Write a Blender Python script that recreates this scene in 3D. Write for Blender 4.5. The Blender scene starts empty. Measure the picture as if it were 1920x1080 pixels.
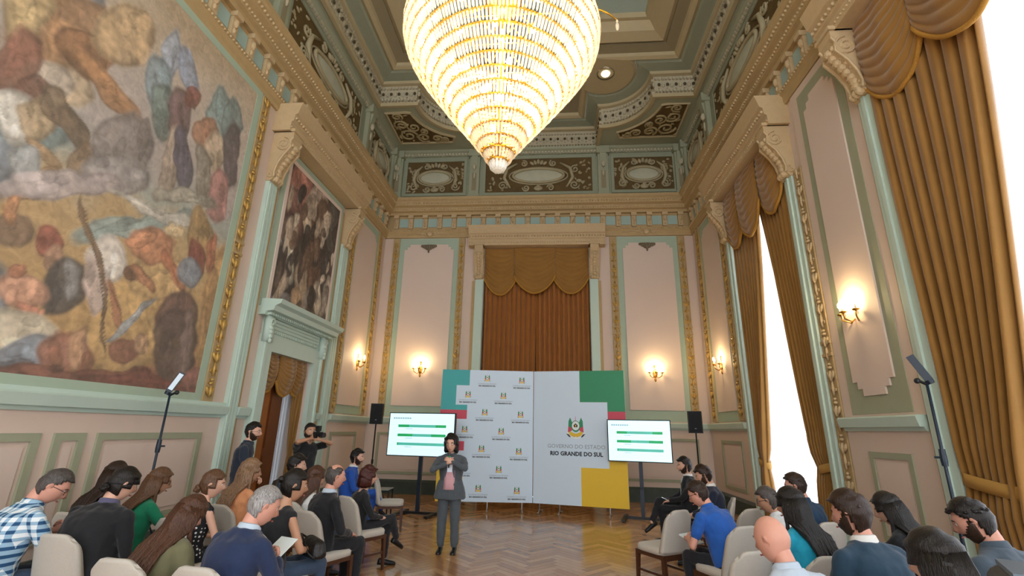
import bpy, bmesh, math, random
import numpy as np
from mathutils import Vector, Matrix
random.seed(7)
PI = math.pi
scene = bpy.context.scene
COL = scene.collection
# ---------------------------------------------------------------- camera, world, light, exposure
def make_camera():
    pitch, yaw, roll = (math.radians(a) for a in (16.68, 4.89, 1.28))
    fw = Vector((-math.sin(yaw)*math.cos(pitch), math.cos(yaw)*math.cos(pitch), math.sin(pitch)))
    rt = Vector((math.cos(yaw), math.sin(yaw), 0)); up = rt.cross(fw)
    r = rt*math.cos(roll)+up*math.sin(roll); u = up*math.cos(roll)-rt*math.sin(roll)
    cd = bpy.data.cameras.new('camera'); cd.sensor_width = 36; cd.lens = 888/1920*36; cd.clip_end = 200
    co = bpy.data.objects.new('camera', cd); COL.objects.link(co)
    m = Matrix((r, u, -fw)).transposed().to_4x4(); m.translation = (0, 0, 1.80)
    co.matrix_world = m; scene.camera = co
make_camera()
scene.view_settings.view_transform = 'Standard'; scene.view_settings.look = 'None'
scene.view_settings.gamma = 1; scene.view_settings.use_curve_mapping = False
scene.view_settings.exposure = 0.38
w = bpy.data.worlds.new('sky'); scene.world = w; w.use_nodes = True
w.node_tree.nodes['Background'].inputs[0].default_value = (0.93, 0.96, 1.0, 1)
w.node_tree.nodes['Background'].inputs[1].default_value = 2.7
def area(name, loc, rot, sx, sy, power, col=(1, .98, .95)):
    l = bpy.data.lights.new(name, 'AREA'); l.shape = 'RECTANGLE'; l.size = sx; l.size_y = sy; l.energy = power; l.color = col
    o = bpy.data.objects.new(name, l); COL.objects.link(o); o.location = loc; o.rotation_euler = rot; return o
# daylight just outside the three tall windows of the right wall
for yy in (9.72, 4.2, -1.4):
    area('window_daylight', (5.35, yy, 3.8), (0, PI/2, 0), 7.0, 3.0, 150)
# ---------------------------------------------------------------- constants of the room
XL, XR, D = -5.47, 4.46, 14.24
YF = -6.0
Z_DADO, Z_BASE, Z_FR0, Z_FR1, Z_CORN, Z_ATT = 1.92, 0.38, 8.08, 8.60, 9.10, 11.0
WL = lambda s, z, d: (XL+d, s, z)
WR = lambda s, z, d: (XR-d, s, z)
WB = lambda s, z, d: (s, D-d, z)
ID = lambda x, y, z: (x, y, z)
# ---------------------------------------------------------------- materials
def lin(h):
    h = h.lstrip('#'); c = [int(h[i:i+2], 16)/255 for i in (0, 2, 4)]
    return tuple(x/12.92 if x < .04045 else ((x+.055)/1.055)**2.4 for x in c)+(1,)
MATS = {}
def mat(name, col, rough=.6, metal=0, var=.06, scale=6, bump=0, bscale=40, spec=.4, sheen=0, trans=0):
    if name in MATS: return MATS[name]
    m = bpy.data.materials.new(name); m.use_nodes = True; nt = m.node_tree; b = nt.nodes['Principled BSDF']
    b.inputs['Roughness'].default_value = rough; b.inputs['Metallic'].default_value = metal
    b.inputs['Specular IOR Level'].default_value = spec
    if sheen: b.inputs['Sheen Weight'].default_value = sheen
    c = lin(col) if isinstance(col, str) else col
    tc = nt.nodes.new('ShaderNodeTexCoord')
    n = nt.nodes.new('ShaderNodeTexNoise'); n.inputs['Scale'].default_value = scale; n.inputs['Detail'].default_value = 5
    nt.links.new(tc.outputs['Object'], n.inputs['Vector'])
    r = nt.nodes.new('ShaderNodeMix'); r.data_type = 'RGBA'
    r.inputs[6].default_value = tuple(x*(1-var) for x in c[:3])+(1,); r.inputs[7].default_value = tuple(min(1, x*(1+var)) for x in c[:3])+(1,)
    nt.links.new(n.outputs['Fac'], r.inputs[0]); nt.links.new(r.outputs[2], b.inputs['Base Color'])
    if bump:
        n2 = nt.nodes.new('ShaderNodeTexNoise'); n2.inputs['Scale'].default_value = bscale; n2.inputs['Detail'].default_value = 4
        bp = nt.nodes.new('ShaderNodeBump'); bp.inputs['Strength'].default_value = bump; bp.inputs['Distance'].default_value = .02
        nt.links.new(tc.outputs['Object'], n2.inputs['Vector']); nt.links.new(n2.outputs['Fac'], bp.inputs['Height']); nt.links.new(bp.outputs[0], b.inputs['Normal'])
    MATS[name] = m; return m
def emis(name, col, s, base=None):
    if name in MATS: return MATS[name]
    m = bpy.data.materials.new(name); m.use_nodes = True; b = m.node_tree.nodes['Principled BSDF']
    c = lin(col); b.inputs['Base Color'].default_value = c; b.inputs['Emission Color'].default_value = c; b.inputs['Emission Strength'].default_value = s
    MATS[name] = m; return m
def attr_mat(name, attr, rough=.7, noise=.0):
    m = bpy.data.materials.new(name); m.use_nodes = True; nt = m.node_tree; b = nt.nodes['Principled BSDF']
    b.inputs['Roughness'].default_value = rough; b.inputs['Specular IOR Level'].default_value = .25
    a = nt.nodes.new('ShaderNodeAttribute'); a.attribute_name = attr
    tc = nt.nodes.new('ShaderNodeTexCoord'); n = nt.nodes.new('ShaderNodeTexNoise'); n.inputs['Scale'].default_value = 9; n.inputs['Detail'].default_value = 9; n.inputs['Distortion'].default_value = 1.2
    nt.links.new(tc.outputs['Object'], n.inputs['Vector'])
    mr = nt.nodes.new('ShaderNodeMapRange'); mr.inputs[1].default_value = .3; mr.inputs[2].default_value = .7; mr.inputs[3].default_value = 1-noise; mr.inputs[4].default_value = 1+noise
    nt.links.new(n.outputs['Fac'], mr.inputs[0])
    mx = nt.nodes.new('ShaderNodeVectorMath'); mx.operation = 'SCALE'
    nt.links.new(a.outputs['Color'], mx.inputs[0]); nt.links.new(mr.outputs[0], mx.inputs['Scale']); nt.links.new(mx.outputs[0], b.inputs['Base Color'])
    MATS[name] = m; return m
def translucent(name, col, fac=.6, rough=.3, transp=0.0):
    if name in MATS: return MATS[name]
    m = bpy.data.materials.new(name); m.use_nodes = True; nt = m.node_tree
    for n in list(nt.nodes): nt.nodes.remove(n)
    o = nt.nodes.new('ShaderNodeOutputMaterial'); d = nt.nodes.new('ShaderNodeBsdfPrincipled'); t = nt.nodes.new('ShaderNodeBsdfTranslucent'); mx = nt.nodes.new('ShaderNodeMixShader')
    c = lin(col); d.inputs['Base Color'].default_value = c; d.inputs['Roughness'].default_value = rough; t.inputs['Color'].default_value = c
    mx.inputs[0].default_value = fac; nt.links.new(d.outputs[0], mx.inputs[1]); nt.links.new(t.outputs[0], mx.inputs[2])
    last = mx
    if transp:
        tr = nt.nodes.new('ShaderNodeBsdfTransparent'); m2 = nt.nodes.new('ShaderNodeMixShader'); m2.inputs[0].default_value = transp
        nt.links.new(mx.outputs[0], m2.inputs[1]); nt.links.new(tr.outputs[0], m2.inputs[2]); last = m2
    nt.links.new(last.outputs[0], o.inputs[0]); MATS[name] = m; return m
PINK = mat('pink_plaster', '#d1bdae', .7, var=.03, scale=2, bump=.05, bscale=90)
PINK2 = mat('pink_panel', '#d4c1b4', .65, var=.03, scale=1.5)
PALE = mat('pale_pink_trim', '#dccabf', .65, var=.03)
MINT = mat('mint_paint', '#a5b7a3', .6, var=.05)
LMINT = mat('light_mint_paint', '#bccfc3', .55, var=.04)
SAGE = mat('sage_paint', '#9c9f86', .65, var=.06)
TAN = mat('tan_plaster', '#b0976c', .65, var=.10, scale=9, bump=.25, bscale=35)
TANL = mat('tan_light_plaster', '#bfa781', .65, var=.10, scale=12, bump=.2, bscale=45)
GOLD = mat('gilded_plaster', '#c09a52', .42, .35, var=.18, scale=22, bump=.3, bscale=60)
BLUEF = mat('frieze_blue', '#9db5ae', .65, var=.06)
ATT = mat('attic_green', '#939882', .65, var=.07)
CREAM = mat('cream_plaster', '#b9b096', .65, var=.08, bump=.15)
TAUPE = mat('taupe_plaster', '#8f8468', .7, var=.06)
CBEIGE = mat('ceiling_beige', '#b2a37f', .65, var=.06)
BROWNB = mat('panel_brown', '#5e4a26', .7, var=.35, scale=7, bump=.5, bscale=24)
CEILBLUE = mat('ceiling_blue', '#a6b7ae', .8, var=.12, scale=60, bump=.2, bscale=90)
MARBLE = mat('dark_marble', '#3c463f', .35, var=.35, scale=5)
BLACK = mat('black_metal', '#15171a', .45, var=.1)
BLACKP = mat('black_plastic', '#101214', .55, var=.1)
NAVYB = mat('blue_black_metal', '#1b2836', .4, var=.1)
BRASS = mat('brass', '#b98a35', .25, .9, var=.1)
VELVET = mat('gold_velvet', '#8f6526', .75, var=.16, scale=3, bump=.1, sheen=.35)
VELVETD = mat('gold_velvet_deep', '#945815', .75, var=.16, scale=3, bump=.1, sheen=.3)
WOODD = mat('walnut_wood', '#4a2c1c', .4, var=.25, scale=14)
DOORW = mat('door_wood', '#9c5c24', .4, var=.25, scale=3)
WHITE = mat('white_print_cool_lit', '#cde0f0', .55, var=.01)  # white backdrop board; cool lamp light put into the colour as a blue tint
SHEER = translucent('sheer_voile', '#f4f8ff', .6, .8, .04)
# ---------------------------------------------------------------- mesh builder
class MB:
    def __init__(s, T=ID): s.v = []; s.f = []; s.mi = []; s.T = T; s.cur = 0
    def add(s, vs, fs):
        o = len(s.v); s.v += [s.T(*p) for p in vs]; s.f += [tuple(i+o for i in f) for f in fs]; s.mi += [s.cur]*len(fs); return s
    def box(s, a0, a1, b0, b1, c0, c1):
        return s.add([(a0, b0, c0), (a1, b0, c0), (a1, b1, c0), (a0, b1, c0), (a0, b0, c1), (a1, b0, c1), (a1, b1, c1), (a0, b1, c1)],
                     [(0, 3, 2, 1), (4, 5, 6, 7), (0, 1, 5, 4), (1, 2, 6, 5), (2, 3, 7, 6), (3, 0, 4, 7)])
    def prism(s, poly, c0, c1):           # poly in (a,b), extruded along c
        n = len(poly)
        return s.add([(a, b, c0) for a, b in poly]+[(a, b, c1) for a, b in poly],
                     [tuple(range(n))[::-1], tuple(range(n, 2*n))]+[(i, (i+1) % n, n+(i+1) % n, n+i) for i in range(n)])
    def run(s, prof, a0, a1, m0=0, m1=0):   # profile in (b,c) extruded along a; m = mitre (a shifts by m*c)
        n = len(prof)
        return s.add([(a0+m0*c, b, c) for b, c in prof]+[(a1-m1*c, b, c) for b, c in prof],
                     [tuple(range(n)), tuple(range(n, 2*n))[::-1]]+[(i, n+i, n+(i+1) % n, (i+1) % n) for i in range(n)])
    def tube(s, pts, rad, n=6, cap=True, flat=1.0):
        pts = [Vector(p) for p in pts]; k = len(pts); vs = []; prev = None
        for i, p in enumerate(pts):
            t = (pts[min(i+1, k-1)]-pts[max(i-1, 0)])
            t = t.normalized() if t.length > 1e-9 else Vector((0, 0, 1))
            if prev is None:
                a = Vector((0, 0, 1)) if abs(t.z) < .9 else Vector((1, 0, 0)); u = t.cross(a).normalized()
            else:
                u = prev-t*prev.dot(t); u = u.normalized() if u.length > 1e-6 else t.orthogonal().normalized()
            prev = u; w2 = t.cross(u); r = rad[i] if isinstance(rad, (list, tuple)) else rad
            for j in range(n):
                an = 2*PI*j/n; q = p+u*(math.cos(an)*r)+w2*(math.sin(an)*r*flat); vs.append(tuple(q))
        fs = [(i*n+j, i*n+(j+1) % n, (i+1)*n+(j+1) % n, (i+1)*n+j) for i in range(k-1) for j in range(n)]
        if cap: fs += [tuple(range(n))[::-1], tuple(range((k-1)*n, k*n))]
        return s.add(vs, fs)
    def ell(s, c, r, nu=10, nv=6, M=None):
        vs = []; fs = []
        for i in range(nv+1):
            th = PI*i/nv
            for j in range(nu):
                ph = 2*PI*j/nu; p = Vector((r[0]*math.sin(th)*math.cos(ph), r[1]*math.sin(th)*math.sin(ph), r[2]*math.cos(th)))
                if M is not None: p = M @ p
                vs.append((c[0]+p.x, c[1]+p.y, c[2]+p.z))
        for i in range(nv):
            for j in range(nu):
                a, b = i*nu+j, i*nu+(j+1) % nu
                if i == 0: fs.append((a, a+nu, b+nu))
                elif i == nv-1: fs.append((a, a+nu, b))
                else: fs.append((a, a+nu, b+nu, b))
        return s.add(vs, fs)
    def lathe(s, prof, c=(0, 0, 0), n=16):
        vs = []; k = len(prof)
        for r, z in prof:
            for j in range(n): vs.append((c[0]+r*math.cos(2*PI*j/n), c[1]+r*math.sin(2*PI*j/n), c[2]+z))
        return s.add(vs, [(i*n+j, i*n+(j+1) % n, (i+1)*n+(j+1) % n, (i+1)*n+j) for i in range(k-1) for j in range(n)]+[tuple(range(n))[::-1], tuple(range((k-1)*n, k*n))])
    def grid(s, fn, nu, nv):
        vs = [fn(i/nu, j/nv) for j in range(nv+1) for i in range(nu+1)]
        return s.add(vs, [(j*(nu+1)+i, j*(nu+1)+i+1, (j+1)*(nu+1)+i+1, (j+1)*(nu+1)+i) for j in range(nv) for i in range(nu)])
    def mesh(s, name, mats, smooth=False, recalc=True, merge=0):
        me = bpy.data.meshes.new(name); me.from_pydata(s.v, [], s.f)
        if not isinstance(mats, (list, tuple)): mats = [mats]
        for m in mats: me.materials.append(m)
        if len(mats) > 1: me.polygons.foreach_set('material_index', s.mi)
        if recalc or merge:
            bm = bmesh.new(); bm.from_mesh(me)
            if merge: bmesh.ops.remove_doubles(bm, verts=bm.verts, dist=merge)
            if recalc: bmesh.ops.recalc_face_normals(bm, faces=bm.faces)
            bm.to_mesh(me); bm.free()
        if smooth: me.polygons.foreach_set('use_smooth', [True]*len(me.polygons))
        me.update(); return me
    def build(s, name, mats, parent=None, smooth=False, recalc=True, merge=0):
        return link(name, s.mesh(name, mats, smooth, recalc, merge), parent)
def link(name, me, parent=None, M=None):
    o = bpy.data.objects.new(name, me); COL.objects.link(o)
    if parent is not None: o.parent = parent
    if M is not None: o.matrix_local = M
    return o
def tag(o, label, cat, group=None):
    o['label'] = label; o['category'] = cat
    if group: o['group'] = group
    return o
def struct(o): o['kind'] = 'structure'; return o
def stuff(o): o['kind'] = 'stuff'; return o
def thing(name, loc, rz, label, cat, group=None, sc=1):
    o = bpy.data.objects.new(name, None); COL.objects.link(o); o.empty_display_size = .1
    o.location = loc; o.rotation_euler = (0, 0, rz); o.scale = (sc, sc, sc)
    return tag(o, label, cat, group)
def spiral(c, r0, turns, ax, sgn=1, n=22, start=0):
    # spiral points in the plane of two axis vectors
    pts = []
    for i in range(n+1):
        t = i/n; r = r0*(1-.85*t); a = start+sgn*turns*2*PI*t
        pts.append(tuple(c[k]+ax[0][k]*r*math.cos(a)+ax[1][k]*r*math.sin(a) for k in range(3)))
    return pts
# ---------------------------------------------------------------- floor: slab and herringbone planks
floor = struct(MB().box(XL-.3, XR+.3, YF, D+.3, -.2, -.006).build('floor', mat('floor_slab', '#3a2414', .5)))
FLOORM = []
for i, c in enumerate(('#a97c50', '#a07347', '#b28558', '#966a40', '#a5774a', '#b68a5e')):
    m = mat('parquet_%d' % i, c, .17, var=.16, scale=9, bump=.015, bscale=60, spec=.85); FLOORM.append(m)
def herringbone():
    pw, pl_ = .11, .55; r2 = math.sqrt(.5); rnd = random.Random(3); items = []
    base = []
    for k in range(6):
        b = MB(); g = .0025
        b.box(g, pl_-g, g, pw-g, -.012, 0); base.append(b.mesh('plank', FLOORM[k]))
    # herringbone lattice: rows step (pw,pw); pairs step along (pl,-pl)... in the rotated frame
    for i in range(-150, 151):
        for j in range(-34, 35):
            for t in (0, 1):
                ox = i*pw+j*pl_; oy = i*pw-j*pl_
                if t == 0: p, an = (ox, oy), 0
                else: p, an = (ox+pw, oy+pw), PI/2
                # rotate lattice by 45 degrees, centred on the aisle
                cx, cy = (p[0]+(pl_/2 if an == 0 else -pw/2), p[1]+(pw/2 if an == 0 else pl_/2))
                X, Y = (cx-cy)*r2-.3, (cx+cy)*r2+6
                if not (XL-.1 < X < XR+.1 and -1.0 < Y < D+.1): continue
                items.append((math.hypot((X+.3)*1.1, Y-7.6), (p[0]-p[1])*r2-.3, (p[0]+p[1])*r2+6, an+PI/4, rnd.randrange(6)))
    items.sort()
    for d, x, y, a, k in items[:300]:
        link('plank', base[k], floor, Matrix.Translation((x, y, 0)) @ Matrix.Rotation(a, 4, 'Z'))
    b = MB()
    for d, x, y, a, k in items[300:]:
        ca, sa = math.cos(a), math.sin(a); g = .0025; b.cur = k
        q = [(x+u*ca-v*sa, y+u*sa+v*ca) for u, v in ((g, g), (pl_-g, g), (pl_-g, pw-g), (g, pw-g))]
        b.add([(u, v, 0) for u, v in q]+[(u, v, -.012) for u, v in q], [(0, 1, 2, 3), (0, 4, 5, 1), (1, 5, 6, 2), (2, 6, 7, 3), (3, 7, 4, 0)])
    stuff(b.build('plank_field', FLOORM, floor, recalc=False))
    MB().box(XL-.1, XR+.1, YF, -.9, -.012, 0).build('plank_field', FLOORM[0], floor)
herringbone()
# ---------------------------------------------------------------- walls (solid pieces round the openings)
def wall(name, T, s0, s1, openings, ztop=Z_ATT+.4):
    b = MB(T); s = s0
    for a0, a1, z0, z1 in sorted(openings):
        b.box(s, a0, 0, ztop, -.4, 0)
        if z0 > 0: b.box(a0, a1, 0, z0, -.4, 0)
        b.box(a0, a1, z1, ztop, -.4, 0); s = a1
    b.box(s, s1, 0, ztop, -.4, 0)
    return struct(b.build(name, PINK))
DOOR = (8.71, 10.42, 0, 3.15)
WINS = [(8.32, 11.16, .12, 7.2), (2.50, 5.82, .12, 7.2), (-2.75, .1, .12, 7.2)]
NICHE = (-2.12, 1.20, 0, 7.40)
wl = wall('wall_left', WL, YF, D+.4, [DOOR])
wr = wall('wall_right', WR, YF, D+.4, WINS)
wb = wall('wall_back', WB, XL, XR, [NICHE])
MB().box(NICHE[0]-.1, NICHE[1]+.1, D+.42, D+.5, 0, 7.6).build('niche_back', mat('niche_dark', '#6b5536', .8), wb)
WALLS = {'L': (wl, WL), 'R': (wr, WR), 'B': (wb, WB)}
def bx(w, name, m, s0, s1, z0, z1, d1, d0=0, smooth=False):
    p, T = WALLS[w]; return MB(T).box(s0, s1, z0, z1, d0, d1).build(name, m, p)
def frame(w, name, m, s0, s1, z0, z1, wd, d1, d0=0):
    p, T = WALLS[w]; b = MB(T)
    for q in ([(s0, z0), (s1, z0), (s1-wd, z0+wd), (s0+wd, z0+wd)], [(s0, z1), (s1, z1), (s1-wd, z1-wd), (s0+wd, z1-wd)],
              [(s0, z0), (s0+wd, z0+wd), (s0+wd, z1-wd), (s0, z1)], [(s1, z0), (s1-wd, z0+wd), (s1-wd, z1-wd), (s1, z1)]):
        b.prism(q, d0, d1)
    return b.build(name, m, p)
def notched(w, name, m, s0, s1, z0, z1, n, d1, d0=0, bottom=False, top=True):
    p, T = WALLS[w]
    q = [(s0, z0), (s1, z0)] if not bottom else [(s0, z0+2*n), (s0+n, z0+2*n), (s0+n, z0+n), (s0+2*n, z0+n), (s0+2*n, z0), (s1-2*n, z0), (s1-2*n, z0+n), (s1-n, z0+n), (s1-n, z0+2*n), (s1, z0+2*n)]
    q += [(s1, z1-2*n), (s1-n, z1-2*n), (s1-n, z1-n), (s1-2*n, z1-n), (s1-2*n, z1), (s0+2*n, z1), (s0+2*n, z1-n), (s0+n, z1-n), (s0+n, z1-2*n), (s0, z1-2*n)] if top else [(s1, z1), (s0, z1)]
    return MB(T).prism(q, d0, d1).build(name, m, p)
# carved strip: tan board plus a gilded running ornament
def ornament_mesh(h, wd):
    b = MB(); z = .12; k = 0
    while z < h-.15:
        if k % 3 == 0:
            for sg in (-1, 1): b.ell((sg*wd*.22, z+.07, .03), (wd*.14, .085, .022), 6, 5, Matrix.Rotation(-sg*.5, 3, 'Z'))
            b.ell((0, z+.06, .035), (wd*.12, .10, .03), 6, 5); z += .17
        elif k % 3 == 1:
            b.ell((0, z+.02, .03), (wd*.2, .03, .03), 6, 4); b.ell((0, z+.075, .03), (wd*.13, .025, .025), 6, 4); z += .12
        else:
            b.ell((0, z+.12, .03), (wd*.09, .13, .022), 6, 5)
            for sg in (-1, 1): b.tube(spiral((sg*wd*.2, z+.1, .025), wd*.15, 1.1, ((1, 0, 0), (0, 1, 0)), sg, 9), .011, 4)
            z += .25
        k += 1
    return b
ORN = {}
def strip(w, s0, s1, z0, z1, d=.05, m=TAN, m2=None):
    p, T = WALLS[w]; wd = s1-s0
    o = MB(T); o.box(s0, s1, z0, z1, 0, d); e = wd*.14
    o.box(s0, s0+e, z0, z1, d, d+.018); o.box(s1-e, s1, z0, z1, d, d+.018)
    pil = o.build('carved_pilaster', m, p)
    b = ornament_mesh(z1-z0, wd); c = (s0+s1)/2
    b.v = [T(x+c, y+z0, zz+d-.01) for x, y, zz in b.v]; b.build('carved_ornament', m2 or GOLD, pil, smooth=True)
    # a banded block at mid height, as on the real strips
    zc = z0+(z1-z0)*.44
    MB(T).box(s0-.01, s1+.01, zc, zc+.05, 0, d+.035).box(s0-.01, s1+.01, zc+.2, zc+.25, 0, d+.035).build('band', m, pil)
# dado rail + plinth + wainscot line along stretches of wall
def dado(w, s0, s1, proj=0):
    p, T = WALLS[w]
    MB(T).run([(Z_DADO-.03, 0), (Z_DADO-.03, .03+proj), (Z_DADO+.02, .05+proj), (Z_DADO+.02, .10+proj), (Z_DADO+.14, .13+proj), (Z_DADO+.16, .10+proj), (Z_DADO+.16, 0)], s0, s1).build('dado_rail', LMINT, p)
    MB(T).run([(0, 0), (0, .07+proj), (Z_BASE-.06, .07+proj), (Z_BASE, .04+proj), (Z_BASE, 0)], s0, s1).build('plinth', MARBLE, p)
# ================= LEFT WALL
for a, b_ in ((YF, 7.73), (11.62, D)): dado('L', a, b_)
dado('L', 8.02, 8.36); dado('L', 10.85, 11.08)
frame('L', 'mural_border', MINT, 1.16, 7.14, 2.09, 7.82, .15, .05)
strip('L', 7.15, 7.38, 2.10, 7.78); strip('L', .92, 1.15, 2.10, 7.78)
bx('L', 'fillet', LMINT, -2, 7.73, 2.07, 2.13, .07)
def mint_pilaster(w, s0, s1, z1=6.35):
    p, T = WALLS[w]; b = MB(T); b.box(s0, s1, 0, z1, 0, .08); n = 3; e = (s1-s0)/(2*n+1)
    for i in range(n): b.box(s0+e*(2*i+.6), s0+e*(2*i+1.8), .5, z1-.1, .08, .105)
    b.box(s0-.02, s1+.02, 0, .45, 0, .11); return b.build('fluted_pilaster', LMINT, p)
mint_pilaster('L', 7.74, 8.02); mint_pilaster('L', 11.10, 11.48)
bx('L', 'reveal', TAN, 8.03, 8.14, Z_BASE, 7.2, .03); bx('L', 'reveal', TAN, 11.0, 11.08, Z_BASE, 7.2, .03)
strip('L', 11.62, 11.86, 2.12, 7.78); strip('L', 13.58, 13.82, 2.12, 7.78)
bx('L', 'panel_ground', MINT, 11.86, 13.58, 2.12, 7.74, .015)
notched('L', 'panel', PINK2, 12.0, 13.44, 2.34, 7.5, .09, .04)
for a, b_ in ((-.4, 1.9), (2.0, 4.9), (5.05, 5.42), (5.57, 7.35), (11.85, 13.5)):
    frame('L', 'wainscot_frame', SAGE, a, b_, .52, 1.66, .085, .03); bx('L', 'wainscot_panel', PINK2, a+.14, b_-.14, .66, 1.52, .018)
# second painting: pale and mint frames
frame('L', 'picture_surround', MINT, 8.2, 10.98, 3.95, 7.34, .14, .04); frame('L', 'picture_surround', PALE, 8.34, 10.84, 4.05, 7.2, .09, .06)
# door surround
bx('L', 'architrave', LMINT, 8.40, 8.71, 0, 3.45, .10); bx('L', 'architrave', LMINT, 10.42, 10.75, 0, 3.45, .10); bx('L', 'architrave', LMINT, 8.71, 10.42, 3.15, 3.45, .10)
for a in (8.415, 10.665): bx('L', 'architrave_bead', LMINT, a, a+.07, 0, 3.44, .14)
bx('L', 'door_frieze', LMINT, 8.42, 10.73, 3.45, 3.78, .07)
b = MB(WL)
for i in range(26): b.box(8.62+i*.072, 8.665+i*.072, 3.50, 3.55, .07, .11)
for k in range(3): b.box(8.62, 10.5, 3.58+k*.07, 3.61+k*.07, .07, .10)
b.build('frieze_band', LMINT, wl)
for a in (8.36, 10.59):
    b = MB(WL); b.box(a, a+.2, 3.3, 3.78, .07, .17); b.tube(spiral((a+.1, 3.66, .18), .08, 1.3, ((1, 0, 0), (0, 1, 0))), .02, 6)
    for i in range(4): b.ell((a+.1, 3.56-i*.08, .17), (.07-.01*i, .05, .04), 8, 5)
    b.build('door_bracket', LMINT, wl, smooth=True)
MB(WL).run([(3.78, 0), (3.78, .14), (3.84, .16), (3.86, .3), (3.95, .33), (3.99, .42), (4.07, .45), (4.09, 0)], 8.22, 11.0).build('door_cornice', LMINT, wl)
b = MB(WL)
for i in range(36): b.box(8.3+i*.074, 8.34+i*.074, 3.79, 3.84, .14, .22)
b.build('dentil_row', LMINT, wl)
# ================= BACK WALL
dado('B', XL, -2.40); dado('B', 1.50, XR)
for s0, s1, g0, g1 in ((-5.16, -4.95, -2.98, -2.78), (1.86, 2.08, 3.96, 4.18)):
    strip('B', s0, s1, 2.12, 7.78); strip('B', g0, g1, 2.12, 7.78)
    bx('B', 'panel_ground', MINT, s1, g0, 2.12, 7.78, .015)
    notched('B', 'panel', PINK2, s1+.18, g0-.16, 2.42, 7.56, .09, .045)
    c = (s1+g0)/2; b = MB(WB)
    for i in range(-3, 4): b.ell((c+i*.07, 7.50-.02*(3-abs(i))-.0, .07), (.06, .05+.025*(3-abs(i)), .035), 8, 5)
    b.ell((c, 7.32, .07), (.03, .07, .03), 6, 5); b.build('carved_crest', mat('bronze_plaster', '#6f6350', .6, var=.2), wb, smooth=True)
    b = MB(WB)
    for sg in (-1, 1):
        b.tube(spiral((c+sg*.22, 7.92, .08), .09, 1.4, ((1, 0, 0), (0, 1, 0)), sg), .018, 5); b.tube([(c+sg*.12, 7.9, .08), (c+sg*.4, 7.95, .08), (c+sg*.75, 7.9, .07)], [.03, .025, .01], 6)
    b.ell((c, 7.92, .08), (.1, .1, .05), 8, 6); b.build('carved_scroll', TANL, wb, smooth=True)
for a, b_ in ((-5.1, -2.75), (1.8, 4.1)):
    frame('B', 'wainscot_frame', SAGE, a, b_, .52, 1.66, .07, .03); bx('B', 'wainscot_panel', PINK2, a+.13, b_-.13, .65, 1.53, .018)
bx('B', 'reveal', TAN, -2.48, -2.38, Z_BASE, 6.3, .06); bx('B', 'reveal', TAN, 1.46, 1.55, Z_BASE, 6.3, .06)
bx('B', 'jamb', LMINT, -2.38, -2.12, 0, 6.34, .10); bx('B', 'jamb', LMINT, 1.20, 1.46, 0, 6.34, .10)
bx('B', 'jamb_bead', LMINT, -2.19, -2.13, 0, 6.33, .14); bx('B', 'jamb_bead', LMINT, 1.21, 1.27, 0, 6.33, .14)
# ================= RIGHT WALL
dado('R', 11.55, D); dado('R', 6.16, 7.78, .04); dado('R', .6, 2.2, .04)
strip('R', 13.50, 13.80, 2.12, 7.78); strip('R', 11.6, 11.9, 2.12, 7.78)
bx('R', 'panel_ground', MINT, 11.9, 13.5, 2.12, 7.74, .015); notched('R', 'panel', PINK2, 12.06, 13.34, 2.36, 7.5, .09, .04)
frame('R', 'wainscot_frame', SAGE, 12.0, 13.4, .52, 1.66, .07, .03); bx('R', 'wainscot_panel', PINK2, 12.14, 13.26, .65, 1.53, .018)
for a in (6.16, .6):
    bx('R', 'pilaster_body', PINK, a, a+1.62, Z_BASE, 7.78, .04)
    bx('R', 'panel_ground', SAGE, a+.18, a+1.40, 2.12, 7.62, .05)
    notched('R', 'panel', PINK2, a+.36, a+1.22, 2.36, 7.40, .10, .075, bottom=True)
    frame('R', 'wainscot_frame', SAGE, a+.36, a+1.18, .5, 1.62, .08, .06); bx('R', 'wainscot_panel', PINK2, a+.48, a+1.06, .62, 1.5, .05)
strip('R', 7.80, 8.04, Z_BASE, 6.4, .04, TAN, TANL)
for a, b_, c, d in ((8.06, 8.32, 11.16, 11.44), (2.24, 2.50, 5.82, 6.08), (-3.0, -2.75, .1, .36)):
    for s0, s1 in ((a, b_), (c, d)):
        bx('R', 'window_jamb', LMINT, s0, s1, 0, 6.5, .09); bx('R', 'jamb_bead', LMINT, (s0+s1)/2-.03, (s0+s1)/2+.03, 0, 6.5, .12)
# window joinery and glass behind the sheers
for n, (a, b_, z0, z1) in enumerate(WINS):
    fr = MB(WR); dd = (-.36, -.30); c = (a+b_)/2
    for s0, s1, q0, q1 in ((a, a+.09, z0, z1), (b_-.09, b_, z0, z1), (c-.05, c+.05, z0, z1), (a, b_, z0, z0+.1), (a, b_, z1-.1, z1), (a, b_, 5.2, 5.3), (a, b_, 3.4, 3.44), (a, b_, 1.7, 1.74)): fr.box(s0, s1, q0, q1, *dd)
    o = struct(fr.build('window_%d' % (n+1), mat('window_white', '#e8e8e2', .5)))
    gm = translucent('window_glass', '#ffffff', .0, .05, .93)
    for s0, s1 in ((a+.09, c-.05), (c+.05, b_-.09)):
        for q0, q1 in ((z0+.1, 1.7), (1.74, 3.4), (3.44, 5.2), (5.3, z1-.1)): MB(WR).box(s0, s1, q0, q1, -.335, -.33).build('pane', gm, o)
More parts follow.
